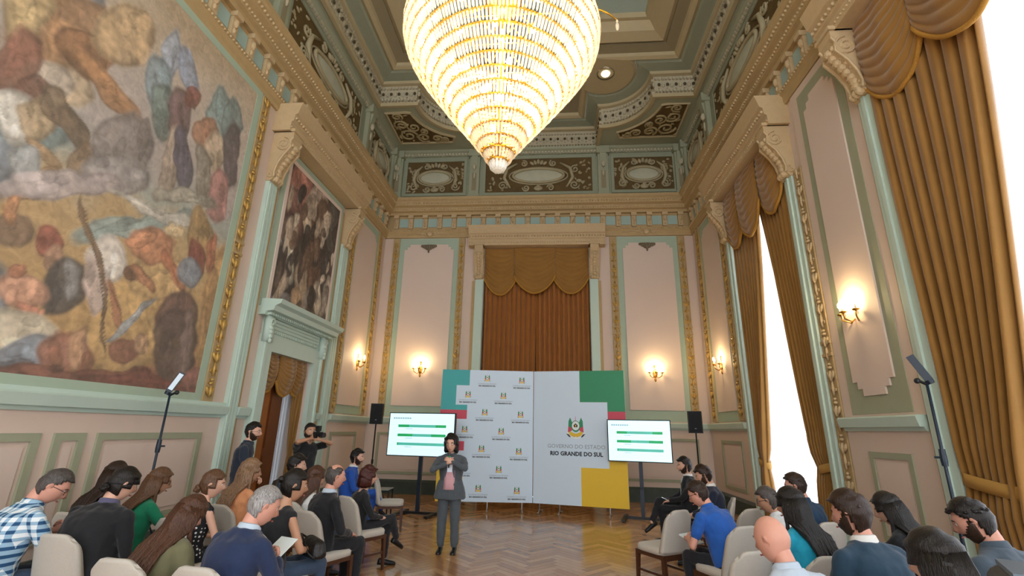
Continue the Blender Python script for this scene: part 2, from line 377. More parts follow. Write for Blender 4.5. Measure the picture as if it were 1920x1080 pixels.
# ================= consoles and headers over the bays
def console_mesh(wd=.3, h=1.1, dep=.42):
    b = MB()                                              # local (s,z,d): s centred, z from 0 (bottom) to h
    prof = [(h, 0), (h, dep), (h-.12, dep), (h-.2, dep-.05), (h-.35, dep-.03), (h*.5, dep*.62), (h*.32, dep*.42), (.18, dep*.34), (.07, dep*.38), (0, dep*.24), (0, 0)]
    b.run(prof, -wd/2, wd/2)
    for sg in (-1, 1):
        b.tube(spiral((sg*(wd/2+.005), h-.27, dep-.18), .16, 1.8, ((0, 1, 0), (0, 0, 1))), .022, 6); b.tube(spiral((sg*(wd/2+.005), .12, .08), .08, 1.3, ((0, 1, 0), (0, 0, 1))), .016, 5)
        b.tube([(sg*wd/2, z, d) for z, d in prof[2:9]], .022, 6)
    for i in range(8):
        t = i/7; z = h-.3-t*(h-.48); d = dep-.03-(dep*.62)*min(1, t*1.25)
        b.ell((0, z, d+.02), (wd*.26, .065, .055), 8, 5)
        for sg in (-1, 1): b.ell((sg*wd*.3, z+.03, d), (wd*.13, .05, .035), 6, 4)
    for sg in (-1, 0, 1): b.ell((sg*.07, .06, dep*.36), (.06, .07, .07), 8, 5)
    b.box(-wd/2-.03, wd/2+.03, h, h+.06, 0, dep+.03)
    return b
CON = {}
def console(w, c, z0, wd=.3, h=1.1, dep=.42, m=TANL):
    p, T = WALLS[w]; b = console_mesh(wd, h, dep); b.v = [T(x+c, y+z0, d) for x, y, d in b.v]; b.build('console_bracket', m, p, smooth=False)
def beads(w, s0, s1, z, d, r=.03, sp=.085, m=TANL, name='bead_row'):
    p, T = WALLS[w]; b = MB(T); n = int((s1-s0)/sp)
    for i in range(n): b.ell((s0+(i+.5)*(s1-s0)/n, z, d), (r*.8, r, r), 6, 4)
    stuff(b.build(name, m, p, smooth=True, recalc=False))
def header(w, s0, s1, z0, z1, dep, soff=None):
    p, T = WALLS[w]; h = z1-z0
    MB(T).run([(z0, 0), (z0, dep*.7), (z0+h*.3, dep*.72), (z0+h*.34, dep*.8), (z0+h*.55, dep*.82), (z0+h*.6, dep*.92), (z0+h*.85, dep), (z1, dep+.03), (z1, 0)], s0, s1).build('header', TANL, p)
    beads(w, s0, s1, z0+h*.45, dep*.83, .035, .09); beads(w, s0, s1, z0+h*.14, dep*.71, .022, .07)
for c in (7.88, 11.29): console('L', c, 6.30, .32, 1.06)
header('L', 7.64, 11.52, 7.36, 7.98, .52)
for c in (-2.28, 1.36): console('B', c, 6.34, .26, 1.08, .34)
header('B', -2.62, 1.70, 7.42, 8.06, .42)
for a, b_ in ((8.19, 11.30), (2.37, 5.95), (-2.87, .23)):
    console('R', a, 6.36, .30, 1.04, .46); console('R', b_, 6.36, .30, 1.04, .46); header('R', a-.24, b_+.24, 7.40, 8.02, .56)
# ================= architrave, frieze and cornice round the room
b = MB(); b.box(-.07, .07, 0, .44, 0, .10); b.box(-.085, .085, .36, .46, 0, .16); b.ell((0, .25, .11), (.05, .09, .045), 8, 5); b.ell((0, .1, .1), (.035, .06, .03), 6, 4); MODM = b
for w, s0, s1 in (('L', YF, D), ('R', YF, D), ('B', XL, XR)):
    p, T = WALLS[w]
    MB(T).run([(7.80, 0), (7.80, .05), (7.86, .07), (7.95, .07), (8.0, .11), (8.08, .12), (8.08, 0)], s0, s1).build('architrave_band', TAN, p)
    beads(w, s0, s1, 8.03, .12, .025, .075)
    MB(T).box(s0, s1, 8.08, 8.6, 0, .03).build('frieze_ground', TAN, p)
    n = round((s1-s0-.7)/.487); st = (s1-s0-.7)/n; lo = 1.0 if w != 'B' else -99
    me = {}
    mm = MB(T); mm.v = [T(x, y, d) for x, y, d in MODM.v]; mm.f = MODM.f; mm.mi = MODM.mi; modme = mm.mesh('modillion', TANL)
    q = MB(T).box(-.15, .15, 0, .30, .03, .045); pnme = q.mesh('frieze_panel', BLUEF)
    org = Vector(T(0, 0, 0))
    for i in range(n+1):
        s = s0+.35+i*st
        if s < lo-2: continue
        off = Vector(T(s, 8.11, 0))-org
        link('modillion', modme, p, Matrix.Translation(off))
        if i < n: link('frieze_panel', pnme, p, Matrix.Translation(Vector(T(s+st/2, 8.18, 0))-org))
    MB(T).run([(8.58, 0), (8.58, .12), (8.66, .14), (8.69, .22), (8.80, .25), (8.84, .34), (8.98, .37), (9.02, .41), (9.10, .43), (9.12, 0)], s0, s1).build('cornice', TAN, p)
    beads(w, s0, s1, 8.91, .36, .035, .09); beads(w, s0, s1, 8.74, .24, .028, .08)
# ================= attic frieze above the cornice
def cartouche(w, s0, s1, z0, z1, big=False, rnd=random.Random(5)):
    p, T = WALLS[w]; cs, cz = (s0+s1)/2, (z0+z1)/2; W, Hh = (s1-s0)/2, (z1-z0)/2
    frame(w, 'attic_panel_frame', ATT, s0-.1, s1+.1, z0-.1, z1+.1, .1, .07)
    bx(w, 'attic_panel_ground', BROWNB, s0, s1, z0, z1, .045, .02)
    b = MB(T); ow = min(W*.55, Hh*(1.35 if big else .95)); oh = Hh*.42
    ring = [(cs+ow*math.cos(a), cz-.05*Hh+oh*math.sin(a), .09) for a in [i*2*PI/28 for i in range(29)]]
    b.tube(ring, .05, 6); b.tube([(cs+(x-cs)*1.16, cz+(z-cz)*1.2, .06) for x, z, d in ring], .03, 5)
    for sg in (-1, 1):
        for (fx, fz, r, st) in ((.62, -.62, .26, 0), (.66, .3, .24, 1), (.36, .68, .2, 2), (.3, -.78, .2, 3)):
            b.tube(spiral((cs+sg*(ow+(W-ow)*fx*.6 if fx > .5 else ow*fx*1.6), cz+Hh*fz, .07), Hh*r, 1.5, ((1, 0, 0), (0, 1, 0)), sg*(1 if fz > 0 else -1), 16, st), .032, 5)
        b.tube([(cs+sg*ow*1.1, cz-Hh*.75, .07), (cs+sg*ow*1.35, cz-Hh*.2, .09), (cs+sg*ow*1.25, cz+Hh*.35, .09), (cs+sg*ow*.85, cz+Hh*.7, .07)], [.03, .07, .06, .03], 6)
        n = int(10+16*(W-ow))
        for i in range(n):
            x = ow*1.25+(W-ow*1.25)*rnd.random(); z = (rnd.random()*2-1)*.88*Hh
            b.ell((cs+sg*min(x, W*.95), cz+z, .04), (.035+.06*rnd.random(), .03+.03*rnd.random(), .03), 6, 4, Matrix.Rotation(rnd.random()*3, 3, 'Z'))
    for i in range(5): b.ell((cs+(i-2)*.11, cz+Hh*(.78-.05*abs(i-2)), .08), (.06, .1, .05), 7, 5, Matrix.Rotation(-(i-2)*.4, 3, 'Z'))
    b.ell((cs, cz-Hh*.8, .07), (.16, .1, .05), 8, 5); b.ell((cs, cz-Hh*.72, .1), (.07, .07, .05), 8, 5)
    c = b.build('cartouche', mat('cartouche_plaster', '#a69a7a', .6, var=.15, bump=.2), p, smooth=True)
    MB(T).ell((cs, cz-.05*Hh, .05), (ow, oh, .07), 20, 8).build('medallion', mat('medallion_plaster', '#a39471' if big else '#b3b39c', .6, var=.2, scale=3), c, smooth=True)
def attic_pilaster(w, c, wd=.34):
    p, T = WALLS[w]; b = MB(T); b.box(c-wd/2, c+wd/2, 9.1, 10.98, 0, .16); b.box(c-wd/2-.03, c+wd/2+.03, 9.1, 9.3, 0, .2)
    b.box(c-wd/2-.04, c+wd/2+.04, 10.72, 10.98, 0, .26); b.run([(10.72, .16), (10.72, .24), (10.5, .2), (10.3, .16)], c-wd*.3, c+wd*.3)
    o = b.build('attic_pilaster', SAGE, p)
    MB(T).box(c-wd*.22, c+wd*.22, 9.45, 10.1, .16, .165).build('pilaster_sunk_panel', TAUPE, o)
    MB(T).ell((c, 10.32, .2), (wd*.2, .12, .06), 8, 6).ell((c, 10.0, .18), (wd*.12, .16, .03), 6, 5).build('pilaster_drop', CREAM, o, smooth=True)
for w, s0, s1 in (('L', YF, D), ('R', YF, D), ('B', XL, XR)):
    p, T = WALLS[w]; MB(T).box(s0, s1, 9.1, Z_ATT+.02, 0, .03).build('attic_ground', ATT, p)
    MB(T).run([(10.82, 0), (10.82, .08), (10.9, .12), (10.94, .2), (Z_ATT+.02, .22), (Z_ATT+.02, 0)], s0, s1).build('attic_cornice', SAGE, p)
    b = MB(T); n = int((s1-s0)/.11)
    for i in range(n): b.box(s0+i*.11, s0+i*.11+.06, 10.83, 10.9, .08, .14)
    stuff(b.build('attic_dentils', CREAM, p, recalc=False))
cartouche('B', -4.92, -2.95, 9.42, 10.62); cartouche('B', -2.2, 1.38, 9.40, 10.66, True); cartouche('B', 2.1, 4.02, 9.42, 10.62)
for c in (-5.24, -2.57, 1.74, 4.24): attic_pilaster('B', c)
for w in 'LR':
    cartouche(w, 12.15, 13.75, 9.42, 10.62); cartouche(w, 7.45, 11.2, 9.4, 10.68, True); cartouche(w, 1.7, 6.7, 9.4, 10.68, True)
    for c in (11.72, 7.1, 1.3, 13.98): attic_pilaster(w, c)
# ================= ceiling: corner soffits, stepped recess, field
ceil = struct(MB().box(XL-.4, XR+.4, YF, D+.4, 12.75, 12.9).build('ceiling', CEILBLUE))
CX0, CX1, CY, CR = -2.62, 1.61, 11.68, 1.37
XI0, XI1 = XL+.34, XR-.34
def outline(o, N=14):
    r = CR-o; pts = []
    def corner(sx, cx):       # from the bay side to the side wall; sx=+1 right, -1 left
        xe = cx-sx*o; q = []
        if r > o*1.42 and r > .05:
            a0 = math.acos(max(-1, -o/r)); a1 = math.asin(max(-1, -o/r))
            for i in range(N+1):
                a = a0+(a1-a0)*i/N; q.append((cx+sx*r*math.cos(a), CY+r*math.sin(a)))
        else: q = [(xe, CY-o)]*(N+1)
        return q
    right = [(CX1-o, D-.04-o)]+corner(1, CX1)+[(XI1-o, CY-o), (XI1-o, YF)]
    left = [(CX0+o, D-.04-o)]+corner(-1, CX0)+[(XI0+o, CY-o), (XI0+o, YF)]
    return left[::-1]+right
def loft(name, m, prof, parent=None):
    b = MB(); P = [outline(o) for o, z in prof]; n = len(P[0])
    b.add([(x, y, prof[k][1]) for k in range(len(prof)) for x, y in P[k]], [(k*n+i, k*n+i+1, (k+1)*n+i+1, (k+1)*n+i) for k in range(len(prof)-1) for i in range(n-1)])
    return b.build(name, m, ceil, recalc=False)
# corner blocks and side soffits
for sx, cx, xo, xi in ((1, CX1, XR, XI1), (-1, CX0, XL, XI0)):
    q = [(cx, D)]
    for i in range(15):
        a = PI/2*(1-i/14); q.append((cx+sx*CR*math.cos(a), CY+CR*math.sin(a)))
    q += [(xi, CY), (xi, YF), (xo, YF), (xo, D)]
    MB().prism(q, Z_ATT, Z_ATT+.06).build('soffit', SAGE, ceil)
    # carved three-cornered panel in the soffit
    t = [(cx+sx*.62, 13.55)]
    for i in range(9):
        a = PI/2*(.80-i/8*.68); t.append((cx+sx*(CR+.3)*math.cos(a), CY+(CR+.3)*math.sin(a)))
    t += [(cx+sx*1.78, CY+.28), (cx+sx*2.4, CY+.28), (cx+sx*2.4, 13.55)]
    MB().prism(t, Z_ATT-.012, Z_ATT).build('soffit_panel_ground', BROWNB, ceil)
    b = MB(); b.tube([(x, y, Z_ATT-.02) for x, y in t+t[:1]], .045, 5); b.build('soffit_panel_frame', CBEIGE, ceil)
    b = MB(); c0 = (cx+sx*2.0, 13.1); E2 = ((1, 0, 0), (0, 1, 0))
    for (dx, dy, r, sg, st) in ((2.0, 1.42, .3, 1, 0), (1.52, 1.55, .24, -1, 1), (1.1, 1.62, .2, 1, 2), (2.08, .86, .24, -1, 2.5), (2.1, .45, .18, 1, 1), (1.72, 1.0, .22, 1, 4), (.85, 1.7, .14, -1, 3), (1.45, 1.22, .14, 1, 2)):
        b.tube(spiral((cx+sx*dx, CY+dy, Z_ATT-.04), r, 1.6, E2, sg*sx, 18, st), .035, 5)
    rr = random.Random(11)
    for i in range(46):
        u, v = rr.random(), rr.random(); dx = .7+1.65*u; dy = .35+1.45*v
        if math.hypot(dx, dy) < CR+.38: continue
        b.ell((cx+sx*dx, CY+dy, Z_ATT-.03), (.09*rr.random()+.03, .035, .03), 6, 4, Matrix.Rotation(rr.random()*3, 3, 'Z'))
    b.build('soffit_relief', mat('soffit_relief_plaster', '#a3946c', .6, var=.15), ceil, smooth=True)
loft('recess_moulding', CBEIGE, [(-.02, Z_ATT-.04), (.08, Z_ATT-.05), (.1, Z_ATT+.05), (.02, Z_ATT+.12)])
loft('recess_face', CREAM, [(.0, Z_ATT), (.0, 11.72)])
loft('recess_moulding', CBEIGE, [(.0, 11.70), (.1, 11.72), (.12, 11.80)])
loft('recess_cove', ATT, [(.10, 11.80), (.42, 11.83), (.47, 11.90)])
loft('recess_step', CBEIGE, [(.47, 11.88), (.56, 11.82), (.66, 11.86), (.69, 11.96)])
loft('recess_step', TAUPE, [(.69, 11.95), (.98, 11.97), (.98, 12.05)])
loft('recess_step', CBEIGE, [(.98, 12.03), (1.08, 11.96), (1.35, 12.05), (1.5, 12.25), (1.6, 12.25), (1.64, 12.4)])
loft('recess_field', CEILBLUE, [(1.62, 12.38), (2.0, 12.40), (2.11, 12.41)])
q = outline(1.9); MB().prism([q[0], q[17], q[18], q[19]][:0] or [(XI0+1.9, YF), (XI0+1.9, CY-1.9), (XI1-1.9, CY-1.9), (XI1-1.9, YF)], 12.42, 12.5).build('recess_field', CEILBLUE, ceil)
# rosette and dentil bands along the recess face
def walk(o, sp, ymin=2):
    P = [p for p in outline(o)]; out = []; acc = 0
    for (x0, y0), (x1, y1) in zip(P, P[1:]):
        L = math.hypot(x1-x0, y1-y0)
        if L < 1e-6: continue
        while acc < L:
            t = acc/L; x, y = x0+(x1-x0)*t, y0+(y1-y0)*t
            if y > ymin: out.append((x, y, math.atan2(y1-y0, x1-x0)))
            acc += sp
        acc -= L
    return out
b = MB(); b2 = MB()
for x, y, a in walk(.0, .10):
    for z0, z1, dp in ((11.14, 11.22, .07), (11.56, 11.64, .06)):
        c, s = math.cos(a), math.sin(a); n = (s, -c)
        q = [(x+c*u+n[0]*v, y+s*u+n[1]*v) for u, v in ((-.03, 0), (.03, 0), (.03, dp), (-.03, dp))]; b.prism(q, z0, z1)
for x, y, a in walk(.02, .24):
    c, s = math.cos(a), math.sin(a); R = Matrix.Rotation(a, 3, 'Z')
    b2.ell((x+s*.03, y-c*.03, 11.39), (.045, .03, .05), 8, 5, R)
    b.ell((x+s*.0+c*.12, y-c*.0+s*.12, 11.39), (.05, .04, .09), 6, 4, R)
    b.box(x-.02, x+.02, y-.02, y+.02, 11.27, 11.30)
stuff(b.build('recess_dentils', CREAM, ceil, recalc=False)); stuff(b2.build('recess_rosettes', mat('rosette_dark', '#4e4530', .7), ceil, recalc=False))  # rosettes in dark brown against the cream dentils
# gilded oval on the central field, spot lamps
b = MB(); b.tube([(-.5+2.5*math.cos(a), 4.6+4.6*math.sin(a), 12.40) for a in [i*2*PI/48 for i in range(49)]], .16, 6); b.build('field_oval', GOLD, ceil, smooth=True)
for x, y in ((1.61, 11.62),):
    o = thing('ceiling_spotlight', (x, y, 11.9), 0, 'round chrome spotlight set in the ceiling right of the chandelier', 'spotlight', None, 1.5)
    MB().lathe([(.02, -.02), (.13, -.02), (.17, -.06), (.17, .0), (.14, .02)], n=20).build('bezel', mat('chrome', '#c8c4b8', .2, .9), o, smooth=True)
    MB().ell((0, 0, -.05), (.09, .09, .05), 12, 6).build('bulb', emis('spot_lens', '#fff4d8', 1.5), o, smooth=True)
# ================= paintings: generic stand-ins, flat colour on canvas, painted as soft overlapping masses
MURAL = [(3.87,5.99,0.57,0.57,0.13,-0.43,'a9773f'), (4.18,5.94,0.34,0.15,-0.01,-0.33,'8a5a2e'), (3.51,5.87,0.24,0.26,0.07,-0.24,'c9a968'), (4.51,6.55,0.37,0.37,0.12,-0.40,'c4a06a'), (4.52,5.74,0.50,-0.11,-0.05,-0.14,'b57b3c'), (3.75,5.24,0.32,0.11,0.00,-0.25,'cbb9a5'), (3.52,5.31,0.19,0.02,-0.04,-0.38,'94553c'), (3.76,5.11,0.08,0.16,0.14,-0.12,'7d4a36'), (3.69,4.76,0.18,0.14,0.09,-0.31,'d8d2c4'), (3.87,4.87,0.16,0.12,0.07,-0.24,'c0a274'), (3.99,5.09,0.06,0.14,0.18,-0.11,'80684c'), (4.27,4.98,0.07,0.14,0.24,-0.15,'6f5a42'), (4.43,4.70,0.14,-0.00,-0.04,-0.22,'8d7150'), (4.02,4.54,0.24,-0.05,-0.02,-0.08,'b08a58'), (4.04,4.27,0.17,0.24,0.05,-0.05,'a07c4c'), (3.98,4.04,0.13,0.10,0.03,-0.06,'7f6040'), (3.86,4.35,0.17,0.11,0.05,-0.16,'a9b0b2'), (4.88,5.17,0.38,0.14,0.01,-0.52,'857a78'), (4.89,4.76,0.46,0.26,0.08,-0.26,'97908f'), (4.36,4.35,0.63,0.35,0.05,-0.17,'b3a4a2'), (5.19,6.83,0.15,0.11,0.04,-0.47,'9aa9bd'), (5.12,6.27,0.20,0.16,0.13,-0.43,'7f9aa6'), (5.51,6.83,0.13,0.14,0.19,-0.36,'8c9cb8'), (5.30,5.97,0.21,0.15,0.12,-0.40,'69827e'), (5.55,6.06,0.20,0.15,0.11,-0.38,'76565a'), (5.57,5.40,0.12,0.06,0.07,-0.56,'b09a84'), (5.74,5.51,0.14,0.09,0.16,-0.53,'565268'), (5.67,6.48,0.14,0.11,0.05,-0.17,'8f4a3c'), (6.22,6.65,0.23,0.17,0.14,-0.46,'7b9898'), (6.54,6.68,0.19,0.13,0.14,-0.48,'6d8788'), (6.10,6.21,0.24,0.17,0.07,-0.24,'a8704a'), (6.34,6.03,0.19,0.12,0.10,-0.33,'c8ae8c'), (6.19,5.50,0.18,0.10,0.14,-0.48,'8d8272'), (6.72,6.17,0.19,0.12,0.18,-0.61,'574c54'), (6.62,5.41,0.25,0.13,0.11,-0.38,'b0726a'), (5.99,5.03,0.58,0.21,0.01,-0.13,'a09a88'), (5.39,4.29,0.77,0.52,0.08,-0.13,'8ba29c'), (5.66,4.61,0.85,0.13,-0.01,-0.08,'b9b4a6'), (4.01,3.64,0.19,-0.02,-0.02,-0.21,'8b6a4c'), (3.92,3.83,0.08,0.04,0.05,-0.15,'b8783c'), (5.59,3.06,0.84,0.19,0.22,-0.73,'c99b48'), (7.12,3.41,0.41,0.05,0.12,-1.29,'c08c3c'), (6.42,4.61,0.27,0.12,0.12,-0.41,'a47e38'), (5.92,3.75,0.52,0.17,0.11,-0.36,'d0a458'), (4.36,3.66,0.14,0.06,0.04,-0.14,'a4442e'), (4.44,3.53,0.09,-0.00,-0.00,-0.13,'c08a64'), (4.64,3.24,0.21,0.03,0.05,-0.34,'454348'), (4.67,3.34,0.08,0.03,0.07,-0.23,'8c8c8c'), (4.29,3.07,0.25,-0.02,-0.00,-0.19,'c98a64'), (4.17,3.27,0.08,0.03,0.02,-0.07,'b0683c'), (4.46,2.89,0.18,-0.06,-0.02,-0.07,'c4754e'), (4.44,2.65,0.44,0.00,0.03,-0.24,'d0c2a2'), (4.64,2.45,0.51,0.25,0.10,-0.17,'8796a6'), (4.42,2.29,0.29,0.04,0.03,-0.09,'6c7684'), (5.07,3.65,0.31,0.03,0.00,-0.27,'d9cfc2'), (4.96,3.30,0.14,0.04,0.11,-0.36,'d2b7a8'), (5.48,3.66,0.14,0.05,0.04,-0.12,'7a4a2c'), (5.33,3.19,0.06,0.04,0.24,-0.25,'b06c3a'), (5.63,3.65,0.06,0.06,0.19,-0.16,'b87440'), (5.65,4.16,0.37,0.03,-0.03,-0.26,'c67a44'), (5.45,4.16,0.21,0.20,0.05,-0.05,'c87e48'), (5.88,4.51,0.20,0.03,-0.01,-0.10,'dcbc80'), (6.03,3.95,0.09,0.06,0.23,-0.29,'b5642e'), (5.63,3.07,0.26,0.35,0.05,-0.03,'90989c'), (6.42,4.27,0.17,0.07,0.09,-0.30,'8a3426'), (6.33,3.98,0.22,0.07,0.06,-0.22,'7c8896'), (6.71,4.45,0.11,0.03,0.02,-0.35,'b06030'), (6.34,3.31,0.33,0.06,0.07,-0.38,'6a4440'), (6.43,2.85,0.37,0.04,0.10,-0.57,'523c38'), (6.60,2.96,0.08,0.01,0.10,-0.54,'7a6058'), (5.00,3.42,0.03,0.01,0.42,-0.86,'7a5a38'), (4.97,2.51,0.31,0.05,0.08,-0.27,'a05c38'), (5.04,2.62,0.08,0.00,0.03,-0.24,'c08a58'), (5.66,2.69,0.23,0.04,0.05,-0.17,'94543a'), (5.86,2.77,0.11,0.02,0.06,-0.19,'b88858'), (5.17,2.29,1.09,0.06,0.03,-0.11,'7c3624'), (6.00,2.27,1.10,0.02,0.02,-0.11,'6e2c1e'), (4.79,2.31,0.33,0.04,0.02,-0.07,'8a4a34'), (6.88,2.40,0.22,0.02,0.05,-0.16,'9a5a4a')]
PANEL2 = [(8.85,6.78,0.43,0.24,0.13,-0.45,'b5705a'), (8.72,6.08,0.38,0.18,0.16,-0.54,'8a5a4c'), (9.58,6.76,0.45,0.23,0.11,-0.36,'c4a890'), (9.99,6.27,0.34,0.15,0.22,-0.73,'6a4c34'), (10.50,6.50,0.37,0.16,0.19,-0.64,'5c544c'), (8.49,5.15,0.24,0.09,0.12,-0.41,'8f8878'), (8.85,4.93,0.41,0.14,0.17,-0.58,'3c3836'), (8.91,5.07,0.19,0.07,0.13,-0.43,'c2b498'), (9.49,5.79,0.22,0.09,0.20,-0.69,'7a5638'), (9.47,4.66,0.25,0.08,0.16,-0.56,'a88c6c'), (10.03,4.83,0.37,0.11,0.17,-0.59,'6b4a36'), (10.21,4.62,0.19,0.05,0.11,-0.36,'cdb89a'), (10.37,5.47,0.25,0.09,0.22,-0.74,'4a4440'), (8.76,4.22,0.36,0.10,0.04,-0.14,'7a7070'), (10.77,4.78,0.21,0.06,0.15,-0.50,'b8a48c'), (9.28,6.09,0.17,0.08,0.10,-0.34,'d0b898'), (9.36,4.27,0.24,0.06,0.10,-0.33,'b0885c')]
def painting(name, s0, s1, z0, z1, step, bg, blobs, seed, d=.045, sat=.72, haze=.16):
    nu, nv = int((s1-s0)/step), int((z1-z0)/step); rs = np.random.RandomState(seed)
    S, Z = np.meshgrid(np.linspace(s0, s1, nu+1), np.linspace(z0, z1, nv+1))
    def vnoise(sc, sd):
        r = np.random.RandomState(sd); L = r.rand(64, 64); x = S*sc % 63; y = Z*sc % 63; i = x.astype(int); j = y.astype(int); fx = x-i; fy = y-j
        fx = fx*fx*(3-2*fx); fy = fy*fy*(3-2*fy); i1 = (i+1) % 64; j1 = (j+1) % 64
        return (L[j, i]*(1-fx)+L[j, i1]*fx)*(1-fy)+(L[j1, i]*(1-fx)+L[j1, i1]*fx)*fy-.5
    n1, n2, n3 = vnoise(2.2, seed+1), vnoise(6, seed+2), vnoise(17, seed+3); n4 = vnoise(2.0, seed+4); n5 = vnoise(6, seed+5)
    C = bg(S, Z, n1)
    full = []; rq = random.Random(seed)
    for (cs, cz, ax, az, bx_, bz, col) in blobs:
        full.append((cs, cz, ax, az, bx_, bz, col, .92, 1.0))
        for k in range(5):
            u, v = rq.uniform(-.6, .6), rq.uniform(-.6, .6); f, g = rq.uniform(.12, .3), rq.uniform(.25, .55)
            full.append((cs+ax*u+bx_*v, cz+az*u+bz*v, ax*f, az*f, bx_*g, bz*g, col, .6, rq.choice((.6, .72, 1.3, 1.5))))
    for (cs, cz, ax, az, bx_, bz, col, op, br) in full:
        det = ax*bz-az*bx_
        if abs(det) < 1e-6: continue
        kk = 1 if op > .9 else .35; ds, dz = S-cs+(n1*.16+n2*.08)*kk, Z-cz+(n4*.16+n5*.08)*kk
        p = (ds*bz-dz*bx_)/det; q = (-ds*az+dz*ax)/det; r = np.sqrt(p*p+q*q)
        al = np.clip((1.08-r)/.16, 0, 1)[..., None]*op
        c = np.array(lin(col)[:3])*br; sh = (1.05+.4*n2+.35*n3-.25*np.clip(p*.5+q*.6, -1, 1))
        edge = 1-.38*np.exp(-((r-.92)/.13)**2)
        C = C*(1-al)+al*np.clip(c*(sh*edge)[..., None], 0, 1)
    C = C*(1+.12*n3+.12*n2)[..., None]; g = C.mean(-1, keepdims=True); C = np.clip((g+(C-g)*sat)*(1-haze)+np.array(lin('c9bba8')[:3])*haze, 0, 1)
    verts = [(XL+d, s, z) for s, z in zip(S.ravel(), Z.ravel())]
    # a stretched canvas with real thickness
    b = MB(); b.v = verts; n = nu+1
    b.f = [(j*n+i, j*n+i+1, (j+1)*n+i+1, (j+1)*n+i) for j in range(nv) for i in range(nu)]
    me = bpy.data.meshes.new('canvas'); me.from_pydata(b.v, [], b.f)
    at = me.color_attributes.new('paint', 'FLOAT_COLOR', 'POINT')
    at.data.foreach_set('color', np.concatenate([C.reshape(-1, 3), np.ones((C.shape[0]*C.shape[1], 1))], 1).ravel().astype(np.float32))
    me.materials.append(MATS.get('paint') or attr_mat('paint', 'paint', .6, .14))
    root = bpy.data.objects.new(name, None); COL.objects.link(root); root.location = (XL+d, (s0+s1)/2, z0)
    o = link('canvas', me, root); o.matrix_parent_inverse = Matrix.Translation(root.location).inverted()
    k = MB(WL).box(s0, s1, z0, z1, .005, d-.003).build('stretcher', mat('canvas_edge', '#a98f6a', .8), root); k.matrix_parent_inverse = Matrix.Translation(root.location).inverted()
    return root
def bg1(S, Z, n):
    t = np.clip((Z-2.23+n*.5)/5.45, 0, 1)[..., None]
    keys = [(0, '7c3a26'), (.06, '9a5a34'), (.16, 'c09444'), (.38, 'bd9a5c'), (.47, '9fa79c'), (.56, 'ada29c'), (.72, 'b8aaa0'), (.86, 'c2ae92'), (1, 'b59a72')]
    C = np.zeros(S.shape+(3,)); 
    for (a, ca), (b, cb) in zip(keys, keys[1:]):
        m = ((t >= a) & (t <= b))[..., 0]; k = ((t-a)/(b-a))[m]; C[m] = np.array(lin(ca)[:3])*(1-k)+np.array(lin(cb)[:3])*k
    return C
rr = random.Random(21)
extra = []
for i in range(34):
    c = rr.choice(['a9773f', '8a5a2e', '7f90a0', '5b3f38', 'c8ad84', '8d8480', 'b0683c', 'd8cdbf', '6f8a8c', 'c99b44'])
    extra.append((1.3+2.7*rr.random(), 2.5+4.9*rr.random(), .15+.35*rr.random(), 0, .1*rr.random(), .25+.5*rr.random(), c))
tag(painting('mural_painting', 1.31, 6.99, 2.24, 7.67, .019, bg1, extra+MURAL, 3), 'huge painted mural of ochre, blue-grey and red-brown masses on the left wall', 'painting')
def bg2(S, Z, n):
    c = np.array(lin('5c4a3c')[:3])*(1+1.2*n[..., None]); return np.clip(c, .01, 1)
ex2 = []
for i in range(60):
    c = rr.choice(['8f8070', '4a3c34', 'b59c80', '3a3430', '7a5a44', 'c4b094', '6a5648'])
    ex2.append((8.45+2.3*rr.random(), 4.2+2.5*rr.random(), .05+.13*rr.random(), 0, .03, .12+.25*rr.random(), c))
tag(painting('overdoor_painting', 8.43, 10.75, 4.10, 7.11, .016, bg2, PANEL2+ex2, 9, .055, .7, .06), 'tall dark brown painting above the green doorway', 'painting')
# ================= curtains
def drape_mesh(fix, top, tie, zt, ztie, zb, nf=8, d0=.0, amp=.055, flare=.12):
    b = MB()
    def fn(u, v):
        z = zt+(zb-zt)*v
        if z >= ztie:
            t = (z-ztie)/(zt-ztie); e = tie+(top-tie)*(t**.80)
        else:
            t = (ztie-z)/(ztie-zb+1e-6); e = tie+(1 if tie > fix else -1)*flare*t
        wv = abs(e-fix); uu = u+.012*math.sin(9*u+3*v)
        sq = abs(top-fix)/max(wv, .2); A = amp*min(1.5, .7+.3*sq)*(1 if z < zt-.2 else .6)
        if abs(z-ztie) < .25: A *= .55+.45*abs(z-ztie)/.25
        ph = 2*PI*nf*uu
        return (fix+(e-fix)*uu+.012*math.sin(2*ph), z, d0+A*(math.sin(ph)+.35*math.sin(2*ph+1.3+2*v))+.03*math.sin(5*v+u*4))
    b.grid(fn, nf*10, 34); return b
def hang(b, T): b.v = [T(*p) for p in b.v]; return b
def solid(o, th=.012):
    m = o.modifiers.new('thickness', 'SOLIDIFY'); m.thickness = th; return o
